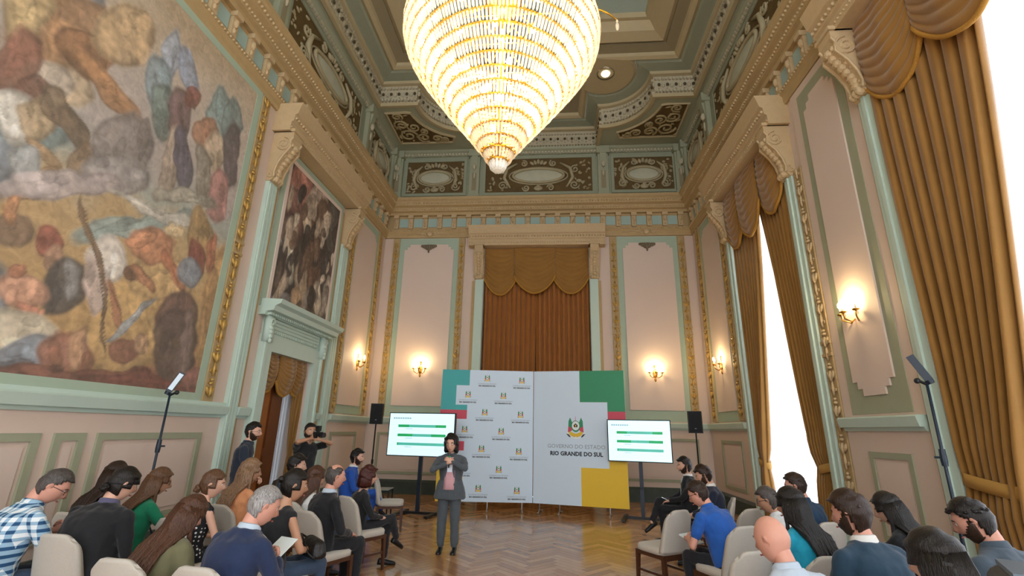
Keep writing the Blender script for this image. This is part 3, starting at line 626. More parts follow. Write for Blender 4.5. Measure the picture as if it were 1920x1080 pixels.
def curtain(w, fix, top, tie, zt, ztie, zb, label, m=VELVET, nf=8, d0=.02, tb=True, amp=.055, group=None):
    T = WALLS[w][1]; loc = Vector(T((fix+top)/2, zb, d0)); inv = Matrix.Translation(loc).inverted()
    root = thing('curtain', loc, 0, label, 'curtain', group)
    o = solid(hang(drape_mesh(fix, top, tie, zt, ztie, zb, nf, d0, amp), T).build('drape', m, root, smooth=True, recalc=False)); o.matrix_parent_inverse = inv
    if tb:
        b = MB(T); a = .05; hw = abs(tie-fix)
        path = []
        for i in range(25):
            t = 2*PI*i/24; s = (fix+tie)/2+(hw/2+.035)*math.cos(t); path.append((s, ztie+.05*(1 if tie > fix else -1)*math.cos(t)*-1, d0+.10*math.sin(t)))
        vs = []; fs = []
        for s, z, d in path: vs += [(s, z-.065, d), (s, z+.065, d)]
        fs = [(2*i, 2*i+2, 2*i+3, 2*i+1) for i in range(24)]; b.add(vs, fs)
        o = solid(b.build('tieback', mat('tieback_gold', '#b58a45', .7, var=.1), root, smooth=True, recalc=False), .02); o.matrix_parent_inverse = inv
    return root
def swag_mesh(s0, s1, zt, drop, d0=.12, side=.62, folds=9):
    b = MB(); ph = random.random()*6
    def low(u): return drop*(side+(1-side)*math.sin(PI*u)**.75)
    def fn(u, v):
        g = math.sin(PI*u)**.6; x = v*folds; tri = (x % 1.0); r = math.sin(PI*tri)
        return (s0+(s1-s0)*u, zt-low(u)*v**(1+.25*(1-g)), d0+.10*g*math.sin(PI*min(1, v*.9+.1))+.035*r*(.35+.65*g)*(1 if v < .97 else .3)+.01*math.sin(17*u+ph))
    b.grid(fn, 26, folds*6)
    hem = [fn(i/26, 1.0) for i in range(27)]
    return b, hem
def valance(w, edges, zt, drops, label, m=VELVET, d0=.12):
    T = WALLS[w][1]; loc = Vector(T((edges[0][0]+edges[-1][1])/2, zt, 0)); inv = Matrix.Translation(loc).inverted()
    root = thing('valance', loc, 0, label, 'valance')
    for k, ((a, b_), dr) in enumerate(zip(edges, drops)):
        b, hem = swag_mesh(a, b_, zt, dr, d0+(.05 if k % 2 else 0))
        o = solid(hang(b, T).build('swag', m, root, smooth=True, recalc=False)); o.matrix_parent_inverse = inv
        f = MB(T).tube([(s, z-.015, d) for s, z, d in hem], .03, 6).build('fringe', mat('fringe_gold', '#b07f30', .8, var=.3, scale=60, bump=.5, bscale=120), o, smooth=True)
    return root
# far window of the right wall
curtain('R', 11.12, 9.78, 10.82, 7.3, 1.25, .03, 'gold velvet curtain hanging on the far side of the far tall window', nf=8, d0=-.02)
curtain('R', 8.36, 9.80, 8.74, 7.3, 1.30, .03, 'tied-back gold velvet curtain between the far window and the wall lamp pilaster', nf=8, d0=.0)
valance('R', [(8.3, 9.3), (9.2, 10.3), (10.2, 11.18)], 7.42, (1.42, 1.5, 1.42), 'ruched gold valance of three swags over the far tall window')
# near window
curtain('R', 5.80, 4.15, 5.05, 7.3, 1.36, .03, 'huge tied-back gold velvet curtain at the right edge beside the nearest window', nf=8, d0=.04, amp=.07)
valance('R', [(4.75, 5.86), (3.6, 4.85), (2.46, 3.7)], 7.42, (1.45, 1.5, 1.45), 'ruched gold valance of swags over the nearest window')
for a, b_, lab in ((8.34, 11.14, 'sheer white voile curtain glowing behind the far window drapes'), (2.52, 5.8, 'sheer white voile curtain glowing at the nearest window on the right edge')):
    b = MB(); nf = 26
    b.grid(lambda u, v: (a+(b_-a)*u, 7.3+(.04-7.3)*v, -.17+.035*math.sin(2*PI*nf*u+2*math.sin(3*v))), nf*8, 10)
    tag(hang(b, WR).build('sheer_curtain', SHEER, smooth=True, recalc=False), lab, 'curtain')
# back niche
curtain('B', -2.10, -.44, -.46, 7.4, 1.0, .03, 'closed gold brown curtain filling the left half of the end wall niche', VELVETD, 11, -.15, False, .045)
curtain('B', 1.18, -.46, -.44, 7.4, 1.0, .03, 'closed gold brown curtain filling the right half of the end wall niche', VELVETD, 11, -.15, False, .045)
valance('B', [(-2.12, -1.08), (-1.16, .14), (.06, 1.2)], 7.42, (1.55, 1.5, 1.5), 'ruched gold valance of three swags over the end wall niche', VELVET, -.02)
# doorway on the left wall
valance('L', [(8.70, 9.35), (9.28, 9.95), (9.88, 10.43)], 3.16, (.74, .78, .74), 'small ruched gold valance hanging in the green doorway', VELVET, -.12)
curtain('L', 10.41, 10.16, 10.2, 3.1, 1.2, .02, 'narrow gold curtain at the right jamb of the green doorway', VELVET, 3, -.10, False, .03)
curtain('L', 8.73, 8.86, 8.86, 3.1, 1.2, .02, 'narrow gold curtain at the left jamb of the green doorway', VELVET, 2, -.10, False, .03)
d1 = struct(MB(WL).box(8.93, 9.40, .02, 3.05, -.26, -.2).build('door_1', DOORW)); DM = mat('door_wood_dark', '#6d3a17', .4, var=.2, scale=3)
for z0, z1 in ((.2, 1.2), (1.35, 2.9)): MB(WL).box(9.0, 9.33, z0, z1, -.2, -.18).build('door_panel', DOORW, d1)
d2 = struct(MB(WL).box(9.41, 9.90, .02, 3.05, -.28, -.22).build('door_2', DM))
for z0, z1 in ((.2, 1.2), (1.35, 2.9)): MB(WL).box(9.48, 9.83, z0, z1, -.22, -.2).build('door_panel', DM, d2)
MB(WL).ell((9.36, 1.05, -.17), (.02, .03, .03), 8, 5).build('door_handle', BRASS, d1, smooth=True)
b = MB(); b.grid(lambda u, v: (8.72+1.7*u, 3.1-3.05*v, -.34+.02*math.sin(2*PI*16*u)), 128, 6)
tag(hang(b, WL).build('door_sheer', translucent('door_voile', '#dfe6ee', .5, .8), smooth=True, recalc=False), 'white voile curtain behind the wooden leaves of the green doorway', 'curtain')
MB(WL).box(8.5, 10.6, 0, 3.3, -.6, -.55).build('door_lobby', mat('lobby_white', '#cfd6dc', .8), wl)
# ================= chandelier
def chandelier():
    c = (-.53, 4.2, 0)
    root = thing('chandelier', (c[0], c[1], 4.26), 0, 'enormous tiered cone-shaped crystal chandelier with gold rings, lit', 'chandelier')
    GR = mat('ring_gold', '#c8962e', .22, .85, var=.1); CR_ = translucent('crystal', '#fbf3e2', .5, .06, .22); CR2 = translucent('crystal_clear', '#fdfdf8', .35, .05, .25)
    prof = [(0, .03), (.10, .08), (.25, .17), (.45, .31), (.70, .50), (.95, .68), (1.20, .86), (1.38, .98), (1.54, 1.05), (1.66, 1.07), (1.80, 1.03), (1.94, .93), (2.08, .8)]
    def R(z):
        for (z0, r0), (z1, r1) in zip(prof, prof[1:]):
            if z <= z1: return r0+(r1-r0)*(z-z0)/(z1-z0)
        return prof[-1][1]
    z = .12; tiers = []; k = 0
    while z < 2.06: tiers.append(z); z += .098
    rnd = random.Random(2)
    for i, z in enumerate(tiers):
        r = R(z); ring = MB(); n = 48
        ring.lathe([(r-.012, 0), (r+.010, 0), (r+.012, .016), (r-.012, .016), (r-.012, 0)], (0, 0, z), n)
        ring.f = ring.f[:-2]; ring.mi = ring.mi[:-2]
        tr = ring.build('tier_ring', GR, root, smooth=False, recalc=False)
        b = MB(); m = max(10, int(2*PI*r/.036)); L = .105 if i > 2 else .085
        for j in range(m):
            a = 2*PI*(j+.5*(i % 2))/m; ca, sa = math.cos(a), math.sin(a); rr_ = r+.006*rnd.random(); w2 = .009+.003*rnd.random(); l = L*(.9+.2*rnd.random())
            P = [(rr_+w2*.6, -w2), (rr_+w2*.6, w2), (rr_-w2*.6, w2), (rr_-w2*.6, -w2)]; Rz = R(max(0, z-l))-r
            top = [(x*ca-y*sa, x*sa+y*ca, z) for x, y in P]; mid = [((x+Rz*.55)*ca-y*sa, (x+Rz*.55)*sa+y*ca, z-l*.8) for x, y in P]; tip = [((rr_+Rz*.7)*ca, (rr_+Rz*.7)*sa, z-l)]
            b.add(top+mid+tip, [(0, 1, 5, 4), (1, 2, 6, 5), (2, 3, 7, 6), (3, 0, 4, 7), (4, 5, 8), (5, 6, 8), (6, 7, 8), (7, 4, 8)])
        stuff(b.build('crystal_fringe', CR_ if i > 0 else CR2, tr, recalc=False))
    b = MB(); b.lathe([(.0, 0), (.05, .01), (.075, .05), (.06, .09), (.03, .12)], (0, 0, .02), 10); b.build('finial', CR2, root, smooth=False)
    for z in (.3, .75, 1.2, 1.6, 2.0):
        bb = MB(); r = R(z)-.03
        for a in range(6): bb.tube([(0, 0, z+.02), (r*math.cos(a*PI/3), r*math.sin(a*PI/3), z)], .008, 5)
        bb.build('spider_arms', GR, root)
    MB().tube([(0, 0, .1), (0, 0, 2.5)], .03, 8).lathe([(.05, 2.0), (.2, 2.1), (.25, 2.3), (.1, 2.6), (.05, 2.7)], n=16).build('stem', GR, root, smooth=True)
    MB().tube([(0, 0, 2.6), (0, 0, 8.1)], .018, 8).lathe([(.05, 7.95), (.3, 8.05), (.34, 8.14)], n=20).build('chain_and_rose', BRASS, root)
    bulb = MB().ell((0, 0, 0), (.028, .028, .045), 8, 6).mesh('bulb', emis('chandelier_bulb', '#fff2cf', 30), True)
    for zt, n in ((.62, 6), (.9, 8), (1.18, 12), (1.42, 14), (1.66, 14), (1.86, 12)):
        r = R(zt)*.84
        for j in range(n):
            a = 2*PI*(j+.37*zt*7)/n; link('bulb', bulb, root, Matrix.Translation((r*math.cos(a), r*math.sin(a), zt)))
    # outer candle arms with hanging drops above the widest tier
    for j in range(8):
        a = 2*PI*j/8+.25; ca, sa = math.cos(a), math.sin(a); q = MB()
        q.tube([(.3*ca, .3*sa, 2.3), (.8*ca, .8*sa, 2.42), (1.24*ca, 1.24*sa, 2.3), (1.36*ca, 1.36*sa, 2.22)], [.014, .014, .012, .006], 6)
        arm = q.build('branch', GR, root, smooth=True)
        MB().ell((1.36*ca, 1.36*sa, 2.12), (.022, .022, .06), 6, 5).ell((1.36*ca, 1.36*sa, 2.2), (.014, .014, .02), 6, 4).build('pendant_drop', CR_, arm, smooth=True)
    for zt, e in ((.75, 3), (1.15, 9), (1.5, 20), (1.8, 24)):
        l = bpy.data.lights.new('chandelier_glow', 'POINT'); l.energy = e; l.color = (1, .88, .66); l.shadow_soft_size = .2
        o = bpy.data.objects.new('chandelier_glow', l); COL.objects.link(o); o.parent = root; o.location = (0, 0, zt)
chandelier()
# ================= wall lamps
def sconce(w, s, z, label, n=3, e=16):
    T = WALLS[w][1]; org = Vector(T(s, z, 0)); rz = {'L': -PI/2, 'R': PI/2, 'B': PI}[w]
    root = thing('wall_sconce', org, rz, label, 'wall lamp', 'brass candle wall lamps')   # local +y points into the room
    MB().lathe([(.0, 0), (.07, .0), (.09, .02), (.05, .04), (.0, .05)], n=16).mesh
    b = MB(); b.ell((0, .03, -.02), (.08, .03, .16), 12, 8); b.ell((0, .04, -.2), (.035, .03, .06), 8, 6); b.ell((0, .04, .17), (.05, .03, .05), 8, 6); b.build('backplate', BRASS, root, smooth=True)
    for i in range(n):
        a = (i-(n-1)/2)*.95; dx, dy = math.sin(a)*.22, .06+math.cos(a)*.17
        q = MB().tube([(0, .04, -.08), (dx*.5, dy*.55, -.15), (dx*.9, dy*.95, -.1), (dx, dy, -.02)], .011, 6); q.lathe([(.01, -.03), (.045, -.015), (.05, .0), (.02, .005)], (dx, dy, 0), 12)
        arm = q.build('arm', BRASS, root, smooth=True)
        MB().lathe([(.013, 0), (.013, .09)], (dx, dy, 0), 10).build('candle', mat('candle_white', '#efe7d2', .5), arm, smooth=True)
        MB().lathe([(.012, .09), (.026, .115), (.022, .15), (.004, .185)], (dx, dy, 0), 10).build('flame_bulb', emis('sconce_bulb', '#ffe7b0', 45), arm, smooth=True)
        for k in range(2): MB().ell((dx+(.035 if k else -.035), dy, -.06), (.009, .009, .03), 6, 5).build('crystal_drop', MATS['crystal'], arm, smooth=True)
    l = bpy.data.lights.new('sconce_glow', 'POINT'); l.energy = e; l.color = (1, .72, .38); l.shadow_soft_size = .06
    o = bpy.data.objects.new('sconce_glow', l); COL.objects.link(o); o.parent = root; o.location = (0, .26, .16)
sconce('B', -3.95, 3.52, 'brass candle wall lamp on the end wall panel left of the backdrop')
sconce('B', 3.02, 3.48, 'brass candle wall lamp on the end wall panel right of the backdrop')
sconce('L', 12.98, 3.55, 'brass candle wall lamp on the left wall panel right of the doorway')
sconce('R', 12.75, 3.55, 'brass candle wall lamp on the right wall beyond the far window')
sconce('R', 7.05, 3.55, 'brass candle wall lamp on the pink pilaster between the two windows')
# ================= stage: backdrop with two hinged panels
PG = mat('print_teal', '#3aa5a5', .5, var=.02); PGR = mat('print_green', '#2b8a5e', .5, var=.03); PRED = mat('print_red', '#c8455a', .5, var=.04); PYE = mat('print_yellow', '#e0b92c', .5, var=.03)
INK = mat('print_ink', '#26303c', .5, var=.02); INKG = mat('print_grey_ink', '#8b97a2', .5, var=.02); EMW = mat('print_white', '#e2e9ea', .5, var=.01)
def emblem_mesh():
    b = MB(); z = .001
    def poly(pts, mi, lay): b.cur = mi; b.prism(pts, 0, .0012*(lay+1))
    for sg in (-1, 1):
        poly([(sg*x, y) for x, y in ((.03, .06), (.07, .10), (.115, .21), (.15, .13), (.155, .02), (.10, -.02), (.04, 0))], 0, 0)
        poly([(sg*x, y) for x, y in ((.155, .03), (.165, -.09), (.11, -.08), (.06, -.03), (.10, .0))], 1, 1)
        poly([(sg*x, y) for x, y in ((.15, -.09), (.12, -.15), (.03, -.19), (0, -.17), (0, -.12), (.06, -.10), (.11, -.07))], 2, 2)
    poly([(.095*math.cos(a), .03+.115*math.sin(a)) for a in [i*2*PI/24 for i in range(24)]], 0, 3)
    poly([(.078*math.cos(a), .04+.092*math.sin(a)) for a in [i*2*PI/24 for i in range(24)]], 3, 4)
    poly([(-.035, .01), (.035, .01), (.045, .05), (0, .09), (-.045, .05)], 4, 5); poly([(-.012, .02), (.012, .02), (.012, .06), (-.012, .06)], 2, 6)
    poly([(-.006, .13), (.006, .13), (.003, .23), (-.003, .23)], 1, 4)
    arc = [(-.19, -.11), (-.14, -.175), (-.07, -.215), (0, -.225), (.07, -.215), (.14, -.175), (.19, -.11)]
    poly(arc+[(x*.95, y+.028) for x, y in arc[::-1]], 3, 3)
    for sg in (-1, 1): poly([(sg*x, y) for x, y in ((.20, -.12), (.14, -.185), (.10, -.19), (.15, -.13))], 4, 5)
    return b.mesh('emblem', [PGR, PRED, PYE, EMW, INK])
EMB = emblem_mesh()
def text_mesh(txt, size, m, bold=0, spacing=1.0):
    cu = bpy.data.curves.new('lettering', 'FONT'); cu.body = txt; cu.size = size; cu.align_x = 'CENTER'; cu.offset = bold; cu.extrude = .0008; cu.resolution_u = 2; cu.space_character = spacing
    o = bpy.data.objects.new('lettering', cu); COL.objects.link(o); bpy.context.view_layer.update()
    me = bpy.data.meshes.new_from_object(o.evaluated_get(bpy.context.evaluated_depsgraph_get())); bpy.data.objects.remove(o); bpy.data.curves.remove(cu)
    me.materials.clear(); me.materials.append(m); return me
TX1 = text_mesh('GOVERNO DO ESTADO', .125, INKG); TX2 = text_mesh('RIO GRANDE DO SUL', .125, INK, .005)
SX1 = text_mesh('GOVERNO DO ESTADO', .042, INKG); SX2 = text_mesh('RIO GRANDE DO SUL', .042, INK, .0022)
bd = thing('press_backdrop', (-.42, 11.85, 0), 0, 'white folding press backdrop with green, red and yellow corners and a state crest', 'backdrop')
def panel(x0, y0, x1, y1, zb, zt):
    # returns a matrix whose local x runs along the panel, y up, z out towards the hall
    o = Vector((x0, y0, zb))-Vector(bd.location); ux = Vector((x1-x0, y1-y0, 0)); w_ = ux.length; ux.normalize(); uz = Vector((0, 0, 1)); n = ux.cross(uz)
    M = Matrix((ux, uz, n)).transposed().to_4x4(); M.translation = o; return M, w_, zt-zb
def rect(w_, h, u0, u1, v0, v1, t=.0015):
    return MB().box(u0*w_, u1*w_, h*(1-v1), h*(1-v0), .0, t)
ML, wL, hL = panel(-2.66, 11.62, -.43, 11.86, .20, 3.20)
MR, wR, hR = panel(-.425, 11.86, 1.70, 11.42, .20, 3.20)
pL = link('panel', MB().box(0, wL-.004, 0, hL, -.04, 0).mesh('panel', WHITE), bd, ML); pR = link('panel', MB().box(.004, wR, 0, hR, -.04, 0).mesh('panel', WHITE), bd, MR)
for m, u0, u1, v0, v1 in ((PG, 0, .30, 0, .125), (PG, 0, .16, .125, .28), (PG, 0, .285, .28, .32), (PRED, 0, .285, .32, .39), (PRED, 0, .18, .39, .56), (PRED, 0, .27, .56, .63), (PYE, 0, .16, .63, .8), (PYE, 0, .27, .8, 1)):
    rect(wL, hL, u0, u1, v0, v1).build('printed_block', m, pL)
for m, u0, u1, v0, v1 in ((PGR, .52, 1, 0, .245), (PGR, .815, 1, .245, .315), (PRED, .815, 1, .315, .50), (PRED, .9, 1, .5, .62), (PYE, .815, 1, .62, .73), (PYE, .52, 1, .73, 1)):
    rect(wR, hR, u0, u1, v0, v1).build('printed_block', m, pR)
cx, cy = .47*wR, hR*(1-.44)
e = link('crest', EMB, pR, Matrix.Translation((cx, cy, .0)) @ Matrix.Scale(1.12, 4))
link('lettering', TX1, pR, Matrix.Translation((cx, cy-.46, .002))); link('lettering', TX2, pR, Matrix.Translation((cx, cy-.62, .002)))
for x, y in ((343, 105), (586, 115), (213, 228), (459, 232), (333, 356), (580, 367), (200, 480), (450, 490), (320, 615), (572, 628), (190, 745), (440, 755), (308, 885), (563, 895)):
    u, v = (x-28)/(668-28)*wL, hL*(1-(y-45)/(975-45))
    link('small_crest', EMB, pL, Matrix.Translation((u, v, 0)) @ Matrix.Scale(.40, 4))
    link('small_lettering', SX1, pL, Matrix.Translation((u, v-.15, .002))); link('small_lettering', SX2, pL, Matrix.Translation((u, v-.20, .002)))
for M, xs, w_ in ((ML, (.3, 1.2, 2.0), wL), (MR, (.15, .62, 1.75), wR)):
    for x in xs:
        b = MB(); b.tube([(x, .3, -.05), (x, -.13, -.05), (x, -.19, .12)], .014, 6); b.tube([(x, -.13, -.05), (x, -.19, -.3)], .014, 6); b.ell((x, -.18, .12), (.025, .018, .025), 8, 5); b.ell((x, -.18, -.3), (.025, .018, .025), 8, 5)
        link('foot', b.mesh('foot', mat('steel', '#9aa0a4', .3, .8)), bd, M)
# ================= television screens on stands
def television(x, y, rz, zc, w_, h, label, base_dir=1):
    t = thing('television', (x, y, 0), rz, label, 'television')
    # local -y faces the audience
    MB().box(-w_/2-.02, w_/2+.02, -.03, .04, zc-h/2-.02, zc+h/2+.02).build('casing', BLACKP, t)
    sc = MB().box(-w_/2, w_/2, -.034, -.03, zc-h/2, zc+h/2).build('screen', emis('screen_white', '#cdeef8', .62), t)
    def blk(u0, u1, v0, v1, m, nm='slide_bar', dd=.036): MB().box(-w_/2+u0*w_, -w_/2+u1*w_, -dd, -.034, zc+h/2-v1*h, zc+h/2-v0*h).build(nm, m, sc)
    g1 = emis('slide_green', '#1f9a58', .5); g2 = emis('slide_teal', '#4fae9a', .5); g3 = emis('slide_grey', '#8fa3ae', .5); gl = emis('slide_line', '#b9d6dc', .6)
    for v, a, b_, c in ((.27, .14, .31, .72), (.49, .14, .37, .66), (.70, .14, .16, .98)):
        blk(.14, .88, v, v+.065, g2); blk(.14, b_, v, v+.065, g1, dd=.0375); 
        if c < .9: blk(c, .88, v, v+.065, g1, dd=.0375)
        blk(.14, .88, v+.145, v+.149, gl, 'slide_line'); blk(.26, .37, v+.095, v+.108, g3, 'slide_caption')
    for k in range(8): blk(.055+k*.036, .083+k*.036, .10, .135, g3, 'slide_heading')
    MB().box(-.05, .05, .04, .1, zc-.2, zc+.2).box(-.04, .04, .05, .11, .05, zc).box(-.04, .04, .05, .11, .62, .66).build('stand_pole', NAVYB, t)
    b = MB(); b.box(-.42, .42, .04, .12, .02, .07); b.box(-.42, -.34, -.38, .42, .02, .06); b.box(.34, .42, -.38, .42, .02, .06); b.build('stand_base', BLACK, t)
    for sx in (-.38, .38):
        for sy in (-.34, .38): MB().ell((sx, sy, .018), (.025, .025, .018), 8, 5).build('castor', BLACKP, t, smooth=True)
television(-2.90, 10.92, math.radians(-8), 1.66, 1.55, .90, 'large television on a floor stand left of the backdrop showing a green slide')
television(1.95, 11.25, math.radians(-14), 1.63, 1.34, .86, 'large television on a floor stand right of the backdrop showing a green slide')
# ================= loudspeakers on stands
def loudspeaker(x, y, rz, zt, label, lab2):
    t = thing('speaker_stand', (x, y, 0), rz, lab2, 'speaker stand')
    MB().tube([(0, 0, .35), (0, 0, zt-.5)], .018, 8).lathe([(.03, .9), (.03, 1.0)], n=10).build('pole', BLACK, t)
    for k in range(3):
        a = k*2*PI/3+.4; ca, sa = math.cos(a), math.sin(a)
        MB().tube([(0, 0, .72), (.42*ca, .42*sa, .02)], .014, 6).tube([(0, 0, .35), (.22*ca, .22*sa, .35)], .009, 5).build('leg', BLACK, t)
    s = thing('loudspeaker', (x, y, zt-.5), rz, label, 'loudspeaker')
    q = [(-.15, -.14), (.15, -.14), (.17, -.02), (.10, .14), (-.10, .14), (-.17, -.02)]
    MB().prism(q, 0, .52).build('cabinet', BLACKP, s); g = MB().box(-.14, .14, -.148, -.141, .02, .50).build('grille', mat('grille_black', '#1c1f24', .7, bump=.6, bscale=200), s)
    MB().box(-.02, .02, -.152, -.148, .10, .115).build('badge', mat('badge_grey', '#9aa0a6', .4), g)
loudspeaker(-4.58, 12.6, .25, 2.37, 'black loudspeaker on a stand left of the left television', 'thin black tripod stand under the left loudspeaker')
loudspeaker(3.55, 12.5, -.25, 2.32, 'black loudspeaker on a stand right of the right television', 'thin black tripod stand under the right loudspeaker')
# ================= small glass table with glasses beside the left television
t = thing('side_table', (-3.85, 10.75, 0), .1, 'low glass-topped side table with thin black legs beside the left television', 'table')
MB().box(-.42, .42, -.22, .22, .52, .535).build('table_top', translucent('table_glass', '#a9b4b0', .1, .05, .35), t)
MB().box(-.42, .42, -.22, -.2, .50, .52).box(-.42, .42, .2, .22, .50, .52).box(-.42, -.4, -.2, .2, .50, .52).box(.4, .42, -.2, .2, .50, .52).build('table_rim', BLACK, t)
for sx in (-.4, .4):
    for sy in (-.2, .2): MB().box(sx-.012, sx+.012, sy-.012, sy+.012, 0, .5).build('leg', BLACK, t)
GLS = translucent('clear_glass', '#dfe8ea', .2, .03, .55)
gm = MB().lathe([(.035, 0), (.035, .006), (.006, .012), (.006, .07), (.03, .09), (.038, .13), (.034, .17), (.031, .17), (.034, .13), (.004, .09)], n=14).mesh('water_glass', GLS, True)
for i, (dx, lb) in enumerate(((-.22, 'left stemmed water glass on the low glass table'), (.1, 'right stemmed water glass on the low glass table'))):
    o = link('water_glass', gm); o.location = (-3.85+dx, 10.75+dx*.1, .536); tag(o, lb, 'glass', 'water glasses')
# ================= light stands with small tube lamps
def light_stand(x, y, zt, rz, label):
    t = thing('light_stand', (x, y, 0), rz, label, 'light stand')
    MB().tube([(0, 0, .15), (0, 0, zt-.1)], [.019, .013], 8).build('pole', NAVYB, t, smooth=True)
    MB().lathe([(.026, 0), (.03, .05), (.026, .16)], (0, 0, zt*.62), 10).tube([(0, 0, zt*.62+.08), (.07, 0, zt*.62+.08)], .012, 6).build('clamp', NAVYB, t)
    for k in range(3):
        a = k*2*PI/3+.3; ca, sa = math.cos(a), math.sin(a)
        MB().tube([(0, 0, .75), (.36*ca, .36*sa, .015)], .011, 6).tube([(0, 0, .25), (.24*ca, .24*sa, .25)], .007, 5).build('leg', NAVYB, t)
    M = Matrix.Translation((0, 0, zt-.06)) @ Matrix.Rotation(.42, 4, 'Y')
    h = link('lamp_head', MB().box(-.035, .035, -.025, .025, -.06, .22).lathe([(.03, -.1), (.035, -.06)], n=10).mesh('lamp_head', NAVYB), t, M)
    link('lamp_face', MB().box(-.028, .028, -.029, -.025, -.03, .20).mesh('lamp_face', mat('lamp_face_glass', '#cfe0ee', .2)), h)
    MB().tube([(.0, 0, zt-.16), (.06, 0, zt-.12)], .016, 6).ell((.07, 0, zt-.12), (.03, .02, .03), 8, 5).build('tilt_knob', BLACK, t)
light_stand(-5.0, 6.0, 2.30, .6, 'slim dark light stand with tilted lamp in front of the mural')
light_stand(3.86, 5.28, 2.5, PI-.6, 'slim dark light stand beside the nearest curtain on the right')
# ================= chairs
FAB = mat('chair_fabric', '#b9b3a8', .9, var=.07, scale=60, bump=.15, bscale=300, sheen=.2)
def chair_parts():
    out = []
    def ringed(levels, cx=0, cy=0, a=.235, bb=.225, ex=5, n=28):
        b = MB(); vs = []
        for z, r in levels:
            for j in range(n):
                t = 2*PI*j/n; c, s = math.cos(t), math.sin(t)
                vs.append((cx+a*r*math.copysign(abs(c)**(2/ex), c), cy+bb*r*math.copysign(abs(s)**(2/ex), s), z))
        k = len(levels); b.add(vs, [(i*n+j, i*n+(j+1) % n, (i+1)*n+(j+1) % n, (i+1)*n+j) for i in range(k-1) for j in range(n)]+[tuple(range(n))[::-1], tuple(range((k-1)*n, k*n))]); return b
    out.append(('seat', ringed([(.405, .94), (.41, .99), (.455, 1), (.475, .95), (.483, .8), (.486, .4)]).mesh('seat', FAB, True), None))
    def shell(u, v, off):
        wv = .225-.035*v; x = (2*u-1)
        rc = 1-(max(0, v-.80)/.20)**2.6*.22
        z = .43+.46*v-(abs(x)**5)*.05*max(0, (v-.7)/.3)
        return (x*wv*rc, -.215-.10*v**1.2+.055*x*x*(1-.3*v)-off, z)
    b = MB(); nu, nv = 18, 18
    b.grid(lambda u, v: shell(u, v, 0), nu, nv); n0 = len(b.v); b.grid(lambda u, v: shell(u, v, .05-.02*v*v), nu, nv); w1 = nu+1
    edge = [i for i in range(w1)]+[j*w1+nu for j in range(1, nv+1)]+[nv*w1+i for i in range(nu-1, -1, -1)]+[j*w1 for j in range(nv-1, 0, -1)]
    b.f += [(edge[i], edge[(i+1) % len(edge)], edge[(i+1) % len(edge)]+n0, edge[i]+n0) for i in range(len(edge))]; b.mi = [0]*len(b.f)
    out.append(('backrest', b.mesh('backrest', FAB, True), 'bevel'))
    for sx in (-1, 1):
        for sy, tp in ((1, .195), (-1, -.2)):
            q = MB(); x0, y0 = sx*.20, tp
            q.add([(x0-.022, y0-.022, .41), (x0+.022, y0-.022, .41), (x0+.022, y0+.022, .41), (x0-.022, y0+.022, .41)]+[(x0+sx*.012+a, y0+sy*(.01 if sy > 0 else .06)+c, 0) for a, c in ((-.014, -.014), (.014, -.014), (.014, .014), (-.014, .014))],
                  [(0, 1, 2, 3), (4, 7, 6, 5), (0, 4, 5, 1), (1, 5, 6, 2), (2, 6, 7, 3), (3, 7, 4, 0)])
            out.append(('leg', q.mesh('leg', WOODD), None))
        out.append(('side_rail', MB().box(sx*.205-.014, sx*.205+.014, -.2, .2, .365, .41).mesh('side_rail', WOODD), None))
        out.append(('stretcher', MB().box(sx*.207-.010, sx*.207+.010, -.225, .2, .19, .215).mesh('stretcher', WOODD), None))
    out.append(('front_rail', MB().box(-.2, .2, .185, .21, .365, .41).mesh('front_rail', WOODD), None))
    out.append(('back_rail', MB().box(-.2, .2, -.22, -.195, .35, .41).mesh('back_rail', WOODD), None))
    return out
CHP = chair_parts()
def chair(x, y, yaw, label):
    r = thing('upholstered_chair', (x, y, 0), yaw, label, 'chair', 'pale grey upholstered chairs', 1.04)
    for nm, me, _ in CHP: link(nm, me, r)
    return r
# ================= people
FOLD = bpy.data.textures.new('folds', 'CLOUDS'); FOLD.noise_scale = .11; FOLD.noise_depth = 1
def remesh(b, voxel, it=5, name='body', fold=0):
    me = b.mesh(name, [], recalc=True); o = bpy.data.objects.new(name, me); COL.objects.link(o)
    r = o.modifiers.new('r', 'REMESH'); r.mode = 'VOXEL'; r.voxel_size = voxel
    s = o.modifiers.new('s', 'SMOOTH'); s.factor = .5; s.iterations = it
    if fold:
        d = o.modifiers.new('d', 'DISPLACE'); d.texture = FOLD; d.strength = fold; d.mid_level = .45; d.texture_coords = 'LOCAL'
    bpy.context.view_layer.update()
    out = bpy.data.meshes.new_from_object(o.evaluated_get(bpy.context.evaluated_depsgraph_get())); bpy.data.objects.remove(o); bpy.data.meshes.remove(me)
    return out
def cap(b, p, q, r0, r1, n=12):
    p, q = Vector(p), Vector(q); d = (q-p); L = d.length
    if L < 1e-5: b.ell(p, (r0, r0, r0)); return
    d /= L; pts = [p-d*r0*.95, p-d*r0*.7, p, p+d*L*.5, q, q+d*r1*.7, q+d*r1*.95]
    b.tube(pts, [r0*.28, r0*.72, r0, (r0+r1)/2, r1, r1*.72, r1*.28], n)
